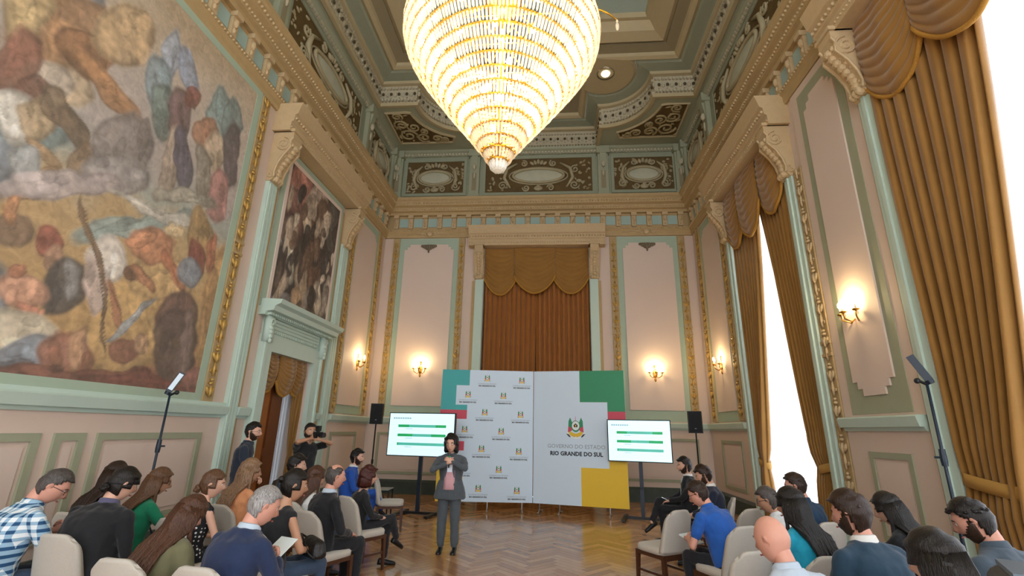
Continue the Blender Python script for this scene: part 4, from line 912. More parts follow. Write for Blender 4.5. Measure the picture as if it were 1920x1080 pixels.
def rings(b, lst, n=20):              # lst of (centre, half width, half depth, forward vector)
    vs = []
    for c, w_, d_, fwd in lst:
        c = Vector(c); f = Vector(fwd)
        for j in range(n):
            t = 2*PI*j/n; vs.append(tuple(c+Vector((1, 0, 0))*w_*math.copysign(abs(math.cos(t))**.82, math.cos(t))+f*d_*math.copysign(abs(math.sin(t))**.9, math.sin(t))))
    k = len(lst); b.add(vs, [(i*n+j, i*n+(j+1) % n, (i+1)*n+(j+1) % n, (i+1)*n+j) for i in range(k-1) for j in range(n)]+[tuple(range(n))[::-1], tuple(range((k-1)*n, k*n))])
SK = {'a': mat('skin_light', '#d2a48d', .5, var=.06, scale=14), 'b': mat('skin_tan', '#bb8d70', .5, var=.06, scale=14), 'c': mat('skin_pink', '#cf9884', .5, var=.08, scale=14)}
LIP = mat('lips', '#a85e55', .45); EYEW = mat('eye_white', '#e6e2dc', .3); EYED = mat('eye_dark', '#20150f', .2)
def hairmat(n, c):
    m = bpy.data.materials.new('hair_'+n); m.use_nodes = True; nt = m.node_tree; b = nt.nodes['Principled BSDF']; b.inputs['Roughness'].default_value = .42; b.inputs['Specular IOR Level'].default_value = .35
    tc = nt.nodes.new('ShaderNodeTexCoord'); mp = nt.nodes.new('ShaderNodeMapping'); mp.inputs['Scale'].default_value = (150, 150, 16); nt.links.new(tc.outputs['Object'], mp.inputs['Vector'])
    t = nt.nodes.new('ShaderNodeTexNoise'); t.inputs['Scale'].default_value = 1; t.inputs['Detail'].default_value = 4; t.inputs['Distortion'].default_value = .6; nt.links.new(mp.outputs[0], t.inputs['Vector'])
    cr = nt.nodes.new('ShaderNodeValToRGB'); k = lin(c); cr.color_ramp.elements[0].position = .32; cr.color_ramp.elements[1].position = .72
    cr.color_ramp.elements[0].color = tuple(x*.45 for x in k[:3])+(1,); cr.color_ramp.elements[1].color = tuple(min(1, x*1.7) for x in k[:3])+(1,)
    nt.links.new(t.outputs['Fac'], cr.inputs[0]); nt.links.new(cr.outputs[0], b.inputs['Base Color'])
    bp = nt.nodes.new('ShaderNodeBump'); bp.inputs['Strength'].default_value = .55; bp.inputs['Distance'].default_value = .01; nt.links.new(t.outputs['Fac'], bp.inputs['Height']); nt.links.new(bp.outputs[0], b.inputs['Normal'])
    MATS['hair_'+n] = m; return m
HR = {'black': hairmat('black', '#17120f'), 'dark': hairmat('dark_brown', '#2c1c13'), 'brown': hairmat('brown', '#4c3020'), 'red': hairmat('auburn', '#3f1912'), 'blonde': hairmat('blonde', '#80634a'), 'grey': hairmat('grey', '#8d8a88'), 'dgrey': hairmat('salt_pepper', '#4a4441'), 'beard': hairmat('beard', '#36261d'), 'mid': hairmat('mid_brown', '#5b3f2a')}
NU, NV = 40, 30
def head_points(female=False, jaw=1.0):
    P = []
    for j in range(NV+1):
        th = PI*j/NV; row = []
        for i in range(NU):
            ph = 2*PI*i/NU; dx, dy, dz = math.sin(th)*math.cos(ph), math.sin(th)*math.sin(ph), math.cos(th)
            x, y, z = .080*dx, .099*dy, .122*dz
            if z < 0:
                t = -z/.125; x *= 1-.30*t**1.6*(1.08 if female else .9)/jaw
                if y < 0: y *= 1-.45*t**1.2
                else: y *= 1-.06*t
            if y > 0:
                f = max(0, dy)
                y -= .010*f*math.exp(-((x)/.06)**2)*0
                g = lambda cx, cz, sx, sz: math.exp(-((x-cx)/sx)**2-((z-cz)/sz)**2)
                y += f*(.026*g(0, -.030, .014, .018)+.015*g(0, -.006, .010, .026)+.007*g(0, .030, .05, .014)-.012*(g(.033, .006, .018, .014)+g(-.033, .006, .018, .014))+.008*g(0, -.070, .026, .010)-.004*g(0, -.086, .03, .007)+.011*g(0, -.108, .03, .018)-.006*g(0, -.05, .02, .006))
            row.append(Vector((x, y, z)))
        P.append(row)
    return P
def nz(x, y, z): 
    return math.sin(41*x+3*math.sin(37*z))*math.cos(53*y+29*z)
def add_head(b, P, M):
    vs = [tuple(M @ v) for r in P for v in r]
    b.add(vs, [(j*NU+i, (j+1)*NU+i, (j+1)*NU+(i+1) % NU, j*NU+(i+1) % NU) for j in range(NV) for i in range(NU)])
    for sg in (-1, 1):
        b.add([tuple(M @ Vector((sg*(.076+.012*math.sin(t)*(k > 0)+.006*k), -.008+(.020-.006*k)*math.cos(t)-.01*k, -.004+(.033-.008*k)*math.sin(t)))) for k in range(3) for t in [2*PI*i/12 for i in range(12)]],
              [(k*12+i, k*12+(i+1) % 12, (k+1)*12+(i+1) % 12, (k+1)*12+i) for k in range(2) for i in range(12)]+[tuple(range(24, 36))])
def hmask(style, x, y, z):
    if style == 'bald': return False
    if style in ('long', 'bob', 'pony', 'bun', 'halfup'):
        if y > .062: return z > .068
        if y > .03: return z > .045 if style in ('pony', 'bun') else z > .0
        return z > -.085 if y < -.02 else z > (-.02 if style in ('pony', 'bun') else -.09)
    if style == 'balding' and z > .07 and abs(x) < .05 and y > -.06: return False
    if y > .045: return z > .070
    if y > .0: return z > .070-(.045-y)/.045*.055
    if y > -.03: return z > .0
    return z > -.075
def hair_shell(b, P, M, style, th):
    vs = []; fs = []; base = []
    for j in range(NV+1):
        for i in range(NU):
            v = P[j][i]; n = Vector((v.x/.078**2, v.y/.098**2, v.z/.125**2)).normalized(); t = th*(1+.35*nz(v.x, v.y, v.z))+(.010 if v.z > .05 else 0)
            base.append(v-n*.004); vs.append(v+n*t)
    n0 = len(vs); keep = []
    for j in range(NV):
        for i in range(NU):
            q = (j*NU+i, (j+1)*NU+i, (j+1)*NU+(i+1) % NU, j*NU+(i+1) % NU); c = sum((base[k] for k in q), Vector())/4
            if hmask(style, *c): keep.append(q)
    allv = [tuple(M @ v) for v in vs]+[tuple(M @ v) for v in base]; cnt = {}
    for q in keep:
        for a, c in zip(q, q[1:]+q[:1]): cnt[tuple(sorted((a, c)))] = cnt.get(tuple(sorted((a, c))), 0)+1
    fs = list(keep)+[(a, c, c+n0, a+n0) for (a, c), k in cnt.items() if k == 1]
    b.add(allv, fs)
def lock(b, pts, r0, r1, n=5):
    k = len(pts); b.tube(pts, [r0*(1-(i/(k-1))**2)+r1*(i/(k-1))**2 for i in range(k)], n)
PEOPLE = {}
def person(key, label, x, y, yaw, sc=1.0, pose='sit', lean=6, roll=0, hy=0, hp=0, fem=False, wide=1.0, skin='a', hair=('short', 'dark'), top=None, sleeve='long', bottom=None, shoe=None,
           arms='lap', jacket=None, beard=None, glasses=False, seat=.54, legs='sit', belly=0, neck='crew', collar=None, name='person', lw=1.0):
    R = math.radians; root = thing(name, (x, y, 0), R(yaw), label, 'person', None, sc)
    sk = SK[skin]; sw = (.175 if fem else .195)*wide; F = Vector((0, math.cos(R(lean)), -math.sin(R(lean)))); S = Vector((0, math.sin(R(lean)), math.cos(R(lean))))
    hz = seat if pose == 'sit' else .93
    hip = Vector((0, -.07 if pose == 'sit' else 0, hz)); TL = .50 if fem else .53
    def sp(t): return hip+S*(TL*t)+F*(-.03*math.sin(PI*t))
    NB = sp(1.0)+F*.01; nd = (S+Vector((0, .25, 1))).normalized(); NT = NB+nd*.060
    HM = Matrix.Translation(NT) @ Matrix.Rotation(R(hy), 4, 'Z') @ Matrix.Rotation(R(-hp), 4, 'X') @ Matrix.Translation((0, .028, .100)) @ Matrix.Scale(1.08, 4)
    # torso sections: t along the spine, half width, half depth
    w1, d1 = (.155, .115) if fem else (.165, .12)
    sec = [(-.18, w1*.86, d1*.86), (-.02, w1*1.06, d1*1.02), (.25, w1*(.88 if fem else .95)*(1+.2*belly), d1*(.88 if fem else .98)*(1+.5*belly)), (.5, w1*.98, d1*1.0*(1+.25*belly)), (.72, w1*1.08, d1*1.03), (.83, sw/wide*.92, d1*.88), (.92, sw/wide*.55, d1*.66), (1.0, .075/wide, .068/wide)]
    def torso(b, infl, a=0, z=8): rings(b, [(sp(t), w_*wide+infl, d_*wide+infl, F) for t, w_, d_ in sec[a:z]])
    # limbs
    SH = [sp(.835)+Vector((sg*sw, 0, 0)) for sg in (-1, 1)]
    A = {'lap': [(-.09, .24, hz+.12), (.09, .24, hz+.12)], 'phone': [(-.07, .30, hz+.28), (.07, .30, hz+.28)], 'write': [(-.12, .34, hz+.16), (.10, .36, hz+.18)], 'thigh': [(-.15, .26, hz+.11), (.17, .20, hz+.10)],
         'fold': [(-.02, .22, hz+.14), (.06, .20, hz+.17)], 'mic': [(-.035, .24, 1.33), (.04, .235, 1.30)], 'camera': [(-.02, .27, 1.50), (.13, .20, 1.52)], 'down': [(-.24, .05, hz-.10), (.24, .05, hz-.10)], 'front': [(-.05, .20, hz+.05), (.05, .20, hz+.05)],
         'rest': [(-.20, .18, hz+.10), (.12, .26, hz+.13)], 'up1': [(-.09, .24, hz+.12), (.10, .26, hz+.46)], 'clasp': [(-.03, .33, hz+.24), (.03, .33, hz+.24)]}[arms]
    l1, l2 = (.275, .245) if fem else (.295, .26)
    arm = []
    for k, sg in ((0, -1), (1, 1)):
        s = SH[k]; w_ = Vector(A[k]); v = w_-s; d = min(v.length, (l1+l2)*.985); v.normalize(); w_ = s+v*d
        a = (l1*l1-l2*l2+d*d)/(2*d); h = math.sqrt(max(0, l1*l1-a*a)); hint = Vector((sg*.75, -.45, -.6))
        if arms == 'mic': hint = Vector((sg*1.0, -.25, -.35))
        if arms == 'camera': hint = Vector((sg*1.0, -.1, -.25))
        hint = (hint-v*hint.dot(v)).normalized(); e = s+v*a+hint*h; arm.append((s, e, w_))
    if legs == 'sit': LG = [(Vector((sg*.085, hip.y+.02, hz-.03)), Vector((sg*.12, .36, hz-.02)), Vector((sg*.11, .33, .10))) for sg in (-1, 1)]
    elif legs == 'cross': LG = [(Vector((-.085, hip.y+.02, hz-.03)), Vector((-.08, .37, hz-.02)), Vector((-.06, .36, .10))), (Vector((.085, hip.y+.02, hz-.01)), Vector((.02, .40, hz+.10)), Vector((-.16, .56, hz-.22)))]
    elif legs == 'back': LG = [(Vector((sg*.085, hip.y+.02, hz-.03)), Vector((sg*.12, .36, hz-.02)), Vector((sg*.10, .16, .10))) for sg in (-1, 1)]
    else: LG = [(Vector((sg*.085, 0, hz-.02)), Vector((sg*.10, .02, .50)), Vector((sg*.11, -.01, .09))) for sg in (-1, 1)]
    fx = .90 if fem else 1.0
    # --- skin body
    b = MB(); torso(b, -.022, 0, 7); cap(b, sp(.92), NT+nd*.05, .066*fx, .052*fx)
    b.ell(tuple(NB-nd*.02), (.10, .06, .05), 10, 6)
    for s, e, w_ in arm: cap(b, s, e, .044*fx, .038*fx); cap(b, e, w_, .038*fx, .026*fx)
    for h, k, a in LG: cap(b, h, k, .075*fx, .052*fx); cap(b, k, a, .05*fx, .035*fx)
    hands = []; fb = MB()
    for k, sg in ((0, -1), (1, 1)):
        s, e, w_ = arm[k]; d = (w_-e).normalized(); inw = Vector((-sg, 0, 0))
        if arms in ('lap', 'thigh', 'rest', 'write', 'fold', 'front'): n = Vector((0, -.2, -1))
        elif arms in ('phone', 'mic', 'clasp', 'up1', 'camera'): n = inw+Vector((0, -.5, .2))
        else: n = inw
        if arms == 'down': n = inw
        if arms in ('mic', 'clasp'): d = (d+Vector((-sg*.5, .2, .35))).normalized()
        n = (n-d*n.dot(d)).normalized(); side = d.cross(n)*sg   # towards the thumb
        if arms in ('phone', 'mic', 'clasp', 'up1', 'camera') and side.z < 0: side = -side
        if arms in ('lap', 'thigh', 'rest', 'write', 'fold', 'front') and side.x*sg > 0: side = -side
        M3 = Matrix((side, n, d)).transposed(); pc = w_+d*.045
        b.ell(tuple(pc), (.043*fx, .020, .056), 10, 7, M3); curl = {'lap': .35, 'thigh': .25, 'rest': .3, 'front': .6, 'down': .3, 'fold': .5, 'write': .7}.get(arms, .95)
        for q, (off, ln) in enumerate(((.030, .070), (.010, .080), (-.010, .076), (-.029, .060))):
            p = w_+d*.085+side*off*fx; pts = [tuple(p-d*.03), tuple(p)]; an = .12
            for seg in (.45, .32, .25):
                an += curl*.75; dr = d*math.cos(an)+n*math.sin(an); p = p+dr*(ln*seg); pts.append(tuple(p))
            fb.tube(pts, [.0095, .0095, .0088, .008, .0062], 7)
        p = w_+d*.025+side*.030*fx; tp = [tuple(p-d*.01), tuple(p+side*.018+d*.022+n*.006), tuple(p+side*.022+d*.046+n*.018), tuple(p+side*.016+d*.064+n*.028)]
        fb.tube(tp, [.012, .0112, .0098, .007], 7); hands.append((w_, d, n, side, pc+n*.03))
    body = remesh(b, .0145, 4)
    P = head_points(fem); hb = MB(); add_head(hb, P, HM); off = len(body.vertices)
    bm = bmesh.new(); bm.from_mesh(body)
    for extra in (hb, fb):
        vs = [bm.verts.new(v) for v in extra.v]
        for f in extra.f:
            try: bm.faces.new([vs[i] for i in f])
            except ValueError: pass
    bmesh.ops.remove_doubles(bm, verts=[v for v in bm.verts if (HM.inverted() @ v.co).length < .2], dist=.0004)
    bmesh.ops.recalc_face_normals(bm, faces=bm.faces); bm.to_mesh(body); bm.free(); body.materials.clear(); body.materials.append(sk)
    body.polygons.foreach_set('use_smooth', [True]*len(body.polygons)); link('body', body, root)
    # --- face
    for sg in (-1, 1):
        e = MB().ell((0, 0, 0), (.0125, .0125, .0125), 10, 8).mesh('eye', EYEW, True); eo = link('eye', e, root, HM @ Matrix.Translation((sg*.033, .0745, .006)))
        link('iris', MB().ell((0, .009, -.001), (.0062, .0045, .0062), 8, 6).mesh('iris', EYED, True), eo)
        bw = MB().tube([(sg*.014, .094, .024), (sg*.034, .092, .030), (sg*.055, .075, .024)], [.0035, .0045, .002], 5); bw.v = [tuple(HM @ Vector(v)) for v in bw.v]; bw.build('eyebrow', HR[hair[1]] if hair[1] in HR else HR['dark'], root)
    mb = MB().tube([(-.022, .090, -.070), (-.010, .1, -.067), (0, .101, -.068), (.010, .1, -.067), (.022, .090, -.070)], [.002, .0055, .005, .0055, .002], 6); mb.v = [tuple(HM @ Vector(v)) for v in mb.v]; mb.build('mouth', LIP, root, smooth=True)
    # --- clothes
    T_ = MB(); infl = .016 if jacket is None else .022
    torso(T_, infl-.004, 0, 8 if (collar is not None or jacket) else 7); [(cap(T_, NB-nd*.035+Vector((sg*.03, 0, 0)), SH[k_]-Vector((sg*.015, 0, 0)), .056, .056)) for k_, sg in ((0, -1), (1, 1))]
    if pose != 'sit': rings(T_, [(hip-S*.16, w1*wide*(1.32 if jacket else 1.12)+infl, d1*wide*1.16+infl, F), (hip, w1*wide*1.16+infl, d1*wide*1.05+infl, F), (sp(.2), w1*wide*.95+infl, d1*wide+infl, F)])
    if sleeve != 'none':
        for s, e, w_ in arm:
            if sleeve == 'long': cap(T_, s, e, .060*fx, .050*fx); cap(T_, e, w_-(w_-e).normalized()*.02, .050*fx, .037*fx)
            elif sleeve == 'three': cap(T_, s, e, .058*fx, .048*fx); cap(T_, e, e.lerp(w_, .4), .048*fx, .042*fx)
            else: cap(T_, s, s.lerp(e, .62), .062*fx, .056*fx)
    tm = remesh(T_, .013, 5, 'top', .026); tm.materials.append(top); tm.polygons.foreach_set('use_smooth', [True]*len(tm.polygons)); to = link('jacket' if jacket else 'shirt', tm, root)
    if collar is not None or jacket:
        c = MB(); cm = collar or top; n = 20
        up = nd*.045; vs = []
        for lv, (rr_, hh) in enumerate(((.084*fx, -.036), (.076*fx, .004), (.068*fx, .012), (.062*fx, -.01))):
            for j in range(n):
                t = 2*PI*j/n; q = NB+Vector((1, 0, 0))*rr_*math.cos(t)*1.02+F*rr_*math.sin(t)+nd*(hh+.028-.022*max(0, math.sin(t))); vs.append(tuple(q))
        c.add(vs, [(k*n+j, k*n+(j+1) % n, (k+1)*n+(j+1) % n, (k+1)*n+j) for k in range(3) for j in range(n)]); c.build('collar', cm, to, smooth=True)
    if jacket:                                   # shirt front, lapels, buttons, tie handled by 'jacket' dict
        def front(t, xx, out): 
            w_, d_ = np.interp(t, [s_[0] for s_ in sec], [s_[1] for s_ in sec])*wide+infl, np.interp(t, [s_[0] for s_ in sec], [s_[2] for s_ in sec])*wide+infl
            k = max(0, 1-(xx/w_)**2)**.5; return tuple(sp(t)+Vector((xx, 0, 0))+F*(d_*k*.985+out))
        q = MB(); pts = [(.30, .012), (.55, .035), (.8, .05), (.93, .05)]
        if jacket.get('open'): pts = [(-.02, .085), (.25, .085), (.5, .08), (.75, .07), (.93, .055)]
        vs = []
        for t, hw in pts: ex = .020 if jacket.get('open') and t < .4 else 0; vs += [front(t, -hw, .004+ex), front(t, -hw*.4, .009+ex), front(t, hw*.4, .009+ex), front(t, hw, .004+ex)]
        q.add(vs, [(4*i+j, 4*i+j+1, 4*i+5+j, 4*i+4+j) for i in range(len(pts)-1) for j in range(3)]); so = solid(q.build('shirt_front', jacket['shirt'], to, smooth=True), .004)
        for sg in (-1, 1):
            q = MB(); t0 = .30 if not jacket.get('open') else .2; vs = [front(t0, sg*pts[0][1], .012), front(.55, sg*.04, .014), front(.72, sg*.05, .014), front(.92, sg*.045, .012), front(.93, sg*.085, .012), front(.80, sg*.105, .014), front(.76, sg*.085, .014), front(.72, sg*.11, .014), front(.55, sg*.075, .014)]
            q.add(vs, [tuple(range(9))]); solid(q.build('lapel', jacket.get('lapel', top), to), .006)
        if jacket.get('tie'):
            q = MB(); tp = [front(.93, 0, .014), front(.88, 0, .018), front(.6, 0, .016), front(.36, 0, .012)]; q.tube(tp, [.017, .014, .028, .034], 6, True, .25); q.build('tie', jacket['tie'], to, smooth=True)
    B_ = MB(); rings(B_, [(hip-S*.11, w1*wide*.85, d1*wide*.9, F), (hip-S*.04, w1*wide*1.04+.014, d1*wide+.016, F), (sp(.10), w1*wide*1.0+.008, d1*wide+.006, F), (sp(.18), w1*wide*.9, d1*wide*.9, F)])
    for (h, k, a), sg in zip(LG, (-1, 1)): cap(B_, h, k, .092*fx*(1+.5*(lw-1)), .068*fx*lw); cap(B_, k, a+(k-a).normalized()*.035, .068*fx*lw, .054*fx*lw)
    bm_ = remesh(B_, .0145, 5, 'trousers', .024); bm_.materials.append(bottom); bm_.polygons.foreach_set('use_smooth', [True]*len(bm_.polygons)); link('trousers', bm_, root)
    for h, k, a in LG:
        fd = Vector((0, 1, -.15)) if a.z < .2 else (Vector((-.35, .7, -.45)))
        fd.normalize(); up = Vector((0, 0, 1)); up = (up-fd*up.dot(fd)).normalized(); sd = fd.cross(up); q = MB(); cc = a-up*.035
        vs = []; st = [(-.075, .02, .03), (-.065, .034, .05), (-.02, .036, .052), (.05, .036, .036), (.11, .044, .028), (.16, .04, .022), (.185, .022, .014)]
        for l, w_, hh in st:
            for j in range(12):
                t = 2*PI*j/12; zz = math.sin(t); vs.append(tuple(cc+fd*l+sd*w_*math.cos(t)+up*((hh*zz*1.2 if zz > 0 else .02*zz*1.6)-.02)))
        q.add(vs, [(i*12+j, i*12+(j+1) % 12, (i+1)*12+(j+1) % 12, (i+1)*12+j) for i in range(len(st)-1) for j in range(12)]+[tuple(range(12)), tuple(range((len(st)-1)*12, len(st)*12))])
        q.build('shoe', shoe or MATS['shoe_black'], root, smooth=True)
    # --- hair, beard, glasses
    st, hc = hair; rn = random.Random(hash(key) % 1000 if False else sum(map(ord, key)))
    if st != 'bald':
        h = MB(); th = {'short': .013, 'balding': .007, 'crop': .006, 'full': .024, 'long': .018, 'bob': .03, 'pony': .010, 'bun': .012, 'halfup': .014}[st]; ms = 'short' if st in ('crop', 'full') else st
        hair_shell(h, P, HM, ms, th)
        if st in ('full', 'short'):
            for i in range(60 if st == 'full' else 30):
                ph = rn.random()*2*PI; zz = .03+.085*rn.random(); rxy = math.sqrt(max(.02, 1-(zz/.125)**2)); v = Vector((.082*rxy*math.cos(ph), .102*rxy*math.sin(ph), zz+.012))
                if not hmask('short', v.x, v.y, v.z): continue
                h.ell(tuple(HM @ v), (.022, .022, .013), 6, 4)
        def by(z):                                # back surface of the torso at height z (local)
            t = (z-hip.z)/(S.z*TL); c = sp(max(-.1, min(1.0, t))); dd = np.interp(t, [s_[0] for s_ in sec], [s_[2] for s_ in sec])*wide; return c.y-dd/max(.6, S.z)-.05
        if st in ('long', 'halfup', 'bob'):
            L = {'long': .34, 'halfup': .36, 'bob': .10}[st]; n = 64 if st != 'bob' else 60
            for i in range(n):
                a = (-.04 if st != 'bob' else -.10)*PI+(1.08 if st != 'bob' else 1.20)*PI*i/(n-1); rxy = .098
                v0 = Vector((.080*math.cos(-a), .100*math.sin(-a), .055-.02*rn.random())); v1 = Vector((.094*math.cos(-a), .116*math.sin(-a), -.03)); v2 = Vector((.098*math.cos(-a), .118*math.sin(-a), -.10))
                p0, p1, p2 = HM @ v0, HM @ v1, HM @ v2; pts = [p0, p1, p2]
                ln = L*(.75+.35*rn.random())*(1 if math.sin(-a) < 0 else .8); wob = rn.random()*6
                if st == 'bob':
                    pts.append(p2+Vector((-.015*math.cos(-a), -.01*math.sin(-a), -ln*.35)))
                else:
                    for s_ in (.33, .66, 1.0):
                        q = Vector((p2.x*(1+.10*s_), p2.y, p2.z-ln*s_)); q.y = min(q.y, by(q.z)-.004+.012*rn.random()) if math.sin(-a) < .05 else q.y; q.x += .012*math.sin(wob+7*s_); pts.append(q)
                lock(h, [tuple(p) for p in pts], .018, .005)
        if st in ('pony', 'bun'):
            r = HM @ Vector((0, -.11, .045 if st == 'pony' else -.03)); h.ell(tuple(r), (.03, .03, .03), 8, 6)
            if st == 'bun':
                for i in range(9): h.ell(tuple(HM @ Vector((.02*math.cos(i*2.4), -.115+.01*math.sin(i), -.045+.02*math.sin(i*2.4)))), (.026, .022, .02), 7, 5)
            else:
                for i in range(26):
                    ox, oy = (rn.random()-.5)*.07, (rn.random()-.5)*.05; pts = [r, r+Vector((ox*.6, -.05, -.02))]
                    for s_ in (.3, .6, 1): z = r.z-.36*s_*(.85+.2*rn.random()); pts.append(Vector((r.x+ox*(1+.3*s_), min(r.y-.03+oy, by(z)), z)))
                    lock(h, [tuple(p) for p in pts], .016, .004)
        ho = h.build('hair', HR[hc], root, smooth=True)
    if beard:
        g = MB(); keep = []; vs = []
        for j in range(NV+1):
            for i in range(NU):
                v = P[j][i]; n_ = Vector((v.x/.078**2, v.y/.098**2, v.z/.125**2)).normalized(); vs.append(v+n_*(.0035+.002*nz(v.x, v.y, v.z)))
        for j in range(NV):
            for i in range(NU):
                q = (j*NU+i, (j+1)*NU+i, (j+1)*NU+(i+1) % NU, j*NU+(i+1) % NU); c = sum((P[k//NU][k % NU] for k in q), Vector())/4
                up_ = -.052+.075*max(0, min(1, (.055-c.y)/.055)); mous = abs(c.x) < .030 and -.062 < c.z < -.044 and c.y > .05
                if c.y > -.012 and -.124 < c.z < up_ and not (abs(c.x) < .026 and c.z > -.082 and c.y > .05) or mous: keep.append(q)
        g.add([tuple(HM @ v) for v in vs], keep); solid(g.build('beard', HR[beard], root, smooth=True, merge=.00001), .004)
    if glasses:
        g = MB(); fr = []
        for sg in (-1, 1):
            g.tube([tuple(HM @ Vector((sg*.034+.024*math.cos(t), .098-.006*abs(math.cos(t)), .004+.017*math.sin(t)))) for t in [2*PI*i/14 for i in range(15)]], .0022, 5)
            g.tube([tuple(HM @ Vector(p)) for p in ((sg*.058, .09, .008), (sg*.077, .05, .010), (sg*.082, -.005, .008))], .0022, 5)
        g.tube([tuple(HM @ Vector(p)) for p in ((-.010, .102, .006), (.010, .102, .006))], .002, 5); g.build('glasses', BLACKP, root)
    W = Matrix.Translation((x, y, 0)) @ Matrix.Rotation(R(yaw), 4, 'Z') @ Matrix.Scale(sc, 4)
    PEOPLE[key] = dict(root=root, W=W, hands=hands, HM=HM, NB=NB, F=F, S=S, sp=sp, hip=hip, to=to)
    return root
mat('shoe_black', '#121214', .35)
# ================= cloth colours
def cloth(n, c, v=.08): return mat('cloth_'+n, c, .85, var=v, scale=18, bump=.22, bscale=26, sheen=.15)
NAVY = cloth('navy', '#1b2a4a'); BLK = cloth('black', '#15171b'); CHAR = cloth('charcoal', '#3c4248'); BLUE = cloth('royal_blue', '#1c4fa8'); TEAL = cloth('teal_navy', '#1f3a4e'); DPOLO = cloth('dark_blue', '#15344f'); POLO = cloth('bright_blue', '#1d56a8')
GREEN = cloth('green', '#0f7a58'); OLIVE = cloth('olive', '#68664a'); ORNG = cloth('apricot', '#cf8e62'); WHT = cloth('white', '#d9d9d6', .03); LBL = cloth('light_blue', '#b4c3d2'); LTS = cloth('pale_shirt', '#cfd3d6'); CYAN = cloth('cyan', '#1b9fc0'); SLATE = cloth('slate', '#3f4d5a'); DNVY = cloth('dark_shirt', '#222b3a'); PNK = cloth('pink_blouse', '#c99aa0'); JEAN = cloth('jeans', '#33455c'); DTR = cloth('dark_trousers', '#191b21'); LBLK = cloth('black_suit', '#14161c'); GREY = cloth('grey_suit', '#4a5157')
def pattern(name, fn):
    m = bpy.data.materials.new(name); m.use_nodes = True; nt = m.node_tree; b = nt.nodes['Principled BSDF']; b.inputs['Roughness'].default_value = .85
    tc = nt.nodes.new('ShaderNodeTexCoord'); fn(nt, tc, b); MATS[name] = m; return m
def plaid(nt, tc, b):
    sep = nt.nodes.new('ShaderNodeSeparateXYZ'); nt.links.new(tc.outputs['Object'], sep.inputs[0]); outs = []
    for ax, fq in ((0, 115), (2, 115)):
        mu = nt.nodes.new('ShaderNodeMath'); mu.operation = 'MULTIPLY'; mu.inputs[1].default_value = fq; nt.links.new(sep.outputs[ax], mu.inputs[0])
        si = nt.nodes.new('ShaderNodeMath'); si.operation = 'SINE'; nt.links.new(mu.outputs[0], si.inputs[0])
        gt = nt.nodes.new('ShaderNodeMath'); gt.operation = 'GREATER_THAN'; gt.inputs[1].default_value = .15; nt.links.new(si.outputs[0], gt.inputs[0]); outs.append(gt)
    ad = nt.nodes.new('ShaderNodeMath'); ad.operation = 'ADD'; nt.links.new(outs[0].outputs[0], ad.inputs[0]); nt.links.new(outs[1].outputs[0], ad.inputs[1])
    ha = nt.nodes.new('ShaderNodeMath'); ha.operation = 'MULTIPLY'; ha.inputs[1].default_value = .5; nt.links.new(ad.outputs[0], ha.inputs[0])
    cr = nt.nodes.new('ShaderNodeValToRGB'); cr.color_ramp.elements[0].color = lin('#dfe6ea'); cr.color_ramp.elements[1].color = lin('#1d4a72'); e = cr.color_ramp.elements.new(.5); e.color = lin('#8fb0c8')
    cr.color_ramp.interpolation = 'CONSTANT'; cr.color_ramp.elements[1].position = .4; cr.color_ramp.elements[2].position = .9
    nt.links.new(ha.outputs[0], cr.inputs[0]); nt.links.new(cr.outputs[0], b.inputs['Base Color'])
PLAID = pattern('cloth_plaid', plaid)
def dots(nt, tc, b):
    v = nt.nodes.new('ShaderNodeTexVoronoi'); v.inputs['Scale'].default_value = 26; v.inputs['Randomness'].default_value = .35; nt.links.new(tc.outputs['Object'], v.inputs['Vector'])
    cr = nt.nodes.new('ShaderNodeValToRGB'); cr.color_ramp.interpolation = 'CONSTANT'; cr.color_ramp.elements[0].color = lin('#d8d8d8'); cr.color_ramp.elements[1].color = lin('#14161c'); cr.color_ramp.elements[1].position = .26
    nt.links.new(v.outputs['Distance'], cr.inputs[0]); nt.links.new(cr.outputs[0], b.inputs['Base Color'])
DOTS = pattern('cloth_dots', dots)
SUITW = dict(shirt=WHT)
# ================= the audience: (key, label, head x, y, yaw, ...) and their chairs
def sit(key, label, x, y, yaw, seatlab, cy=None, **k):
    person(key, label, x, y, yaw, **k); chair(x, y, math.radians(yaw if cy is None else cy), seatlab)
sit('plaid', 'man in blue and white plaid shirt looking down, leftmost in the audience', -4.40, 3.94, -20, 'chair under the man in the plaid shirt', cy=-8, sc=1.06, lean=16, hy=-25, hp=32, wide=1.08, skin='c', hair=('crop', 'dgrey'), top=PLAID, sleeve='short', bottom=JEAN, arms='phone', glasses=True, collar=PLAID)
sit('cap', 'broad person in black shirt wearing a dark headband', -3.94, 4.23, -8, 'chair under the person in the dark headband', cy=-4, sc=1.04, lean=14, hy=-15, hp=16, wide=1.32, belly=.5, skin='a', hair=('bun', 'black'), top=BLK, sleeve='three', bottom=BLK, arms='lap', collar=cloth('purple_grey', '#55526e'))
sit('brownw', 'woman with long dark brown hair behind the person in the headband', -4.74, 5.10, -15, 'chair under the woman with long dark brown hair by the wall', cy=-10, sc=1.03, lean=8, hy=25, hp=12, fem=True, hair=('long', 'dark'), top=BLK, bottom=DTR, arms='lap')
sit('green', 'woman in green top holding up a phone', -4.24, 5.09, -28, 'chair under the woman in the green top', cy=-15, sc=1.0, lean=8, hy=-18, hp=12, fem=True, hair=('halfup', 'mid'), top=GREEN, sleeve='short', bottom=JEAN, arms='phone', glasses=True, skin='b')
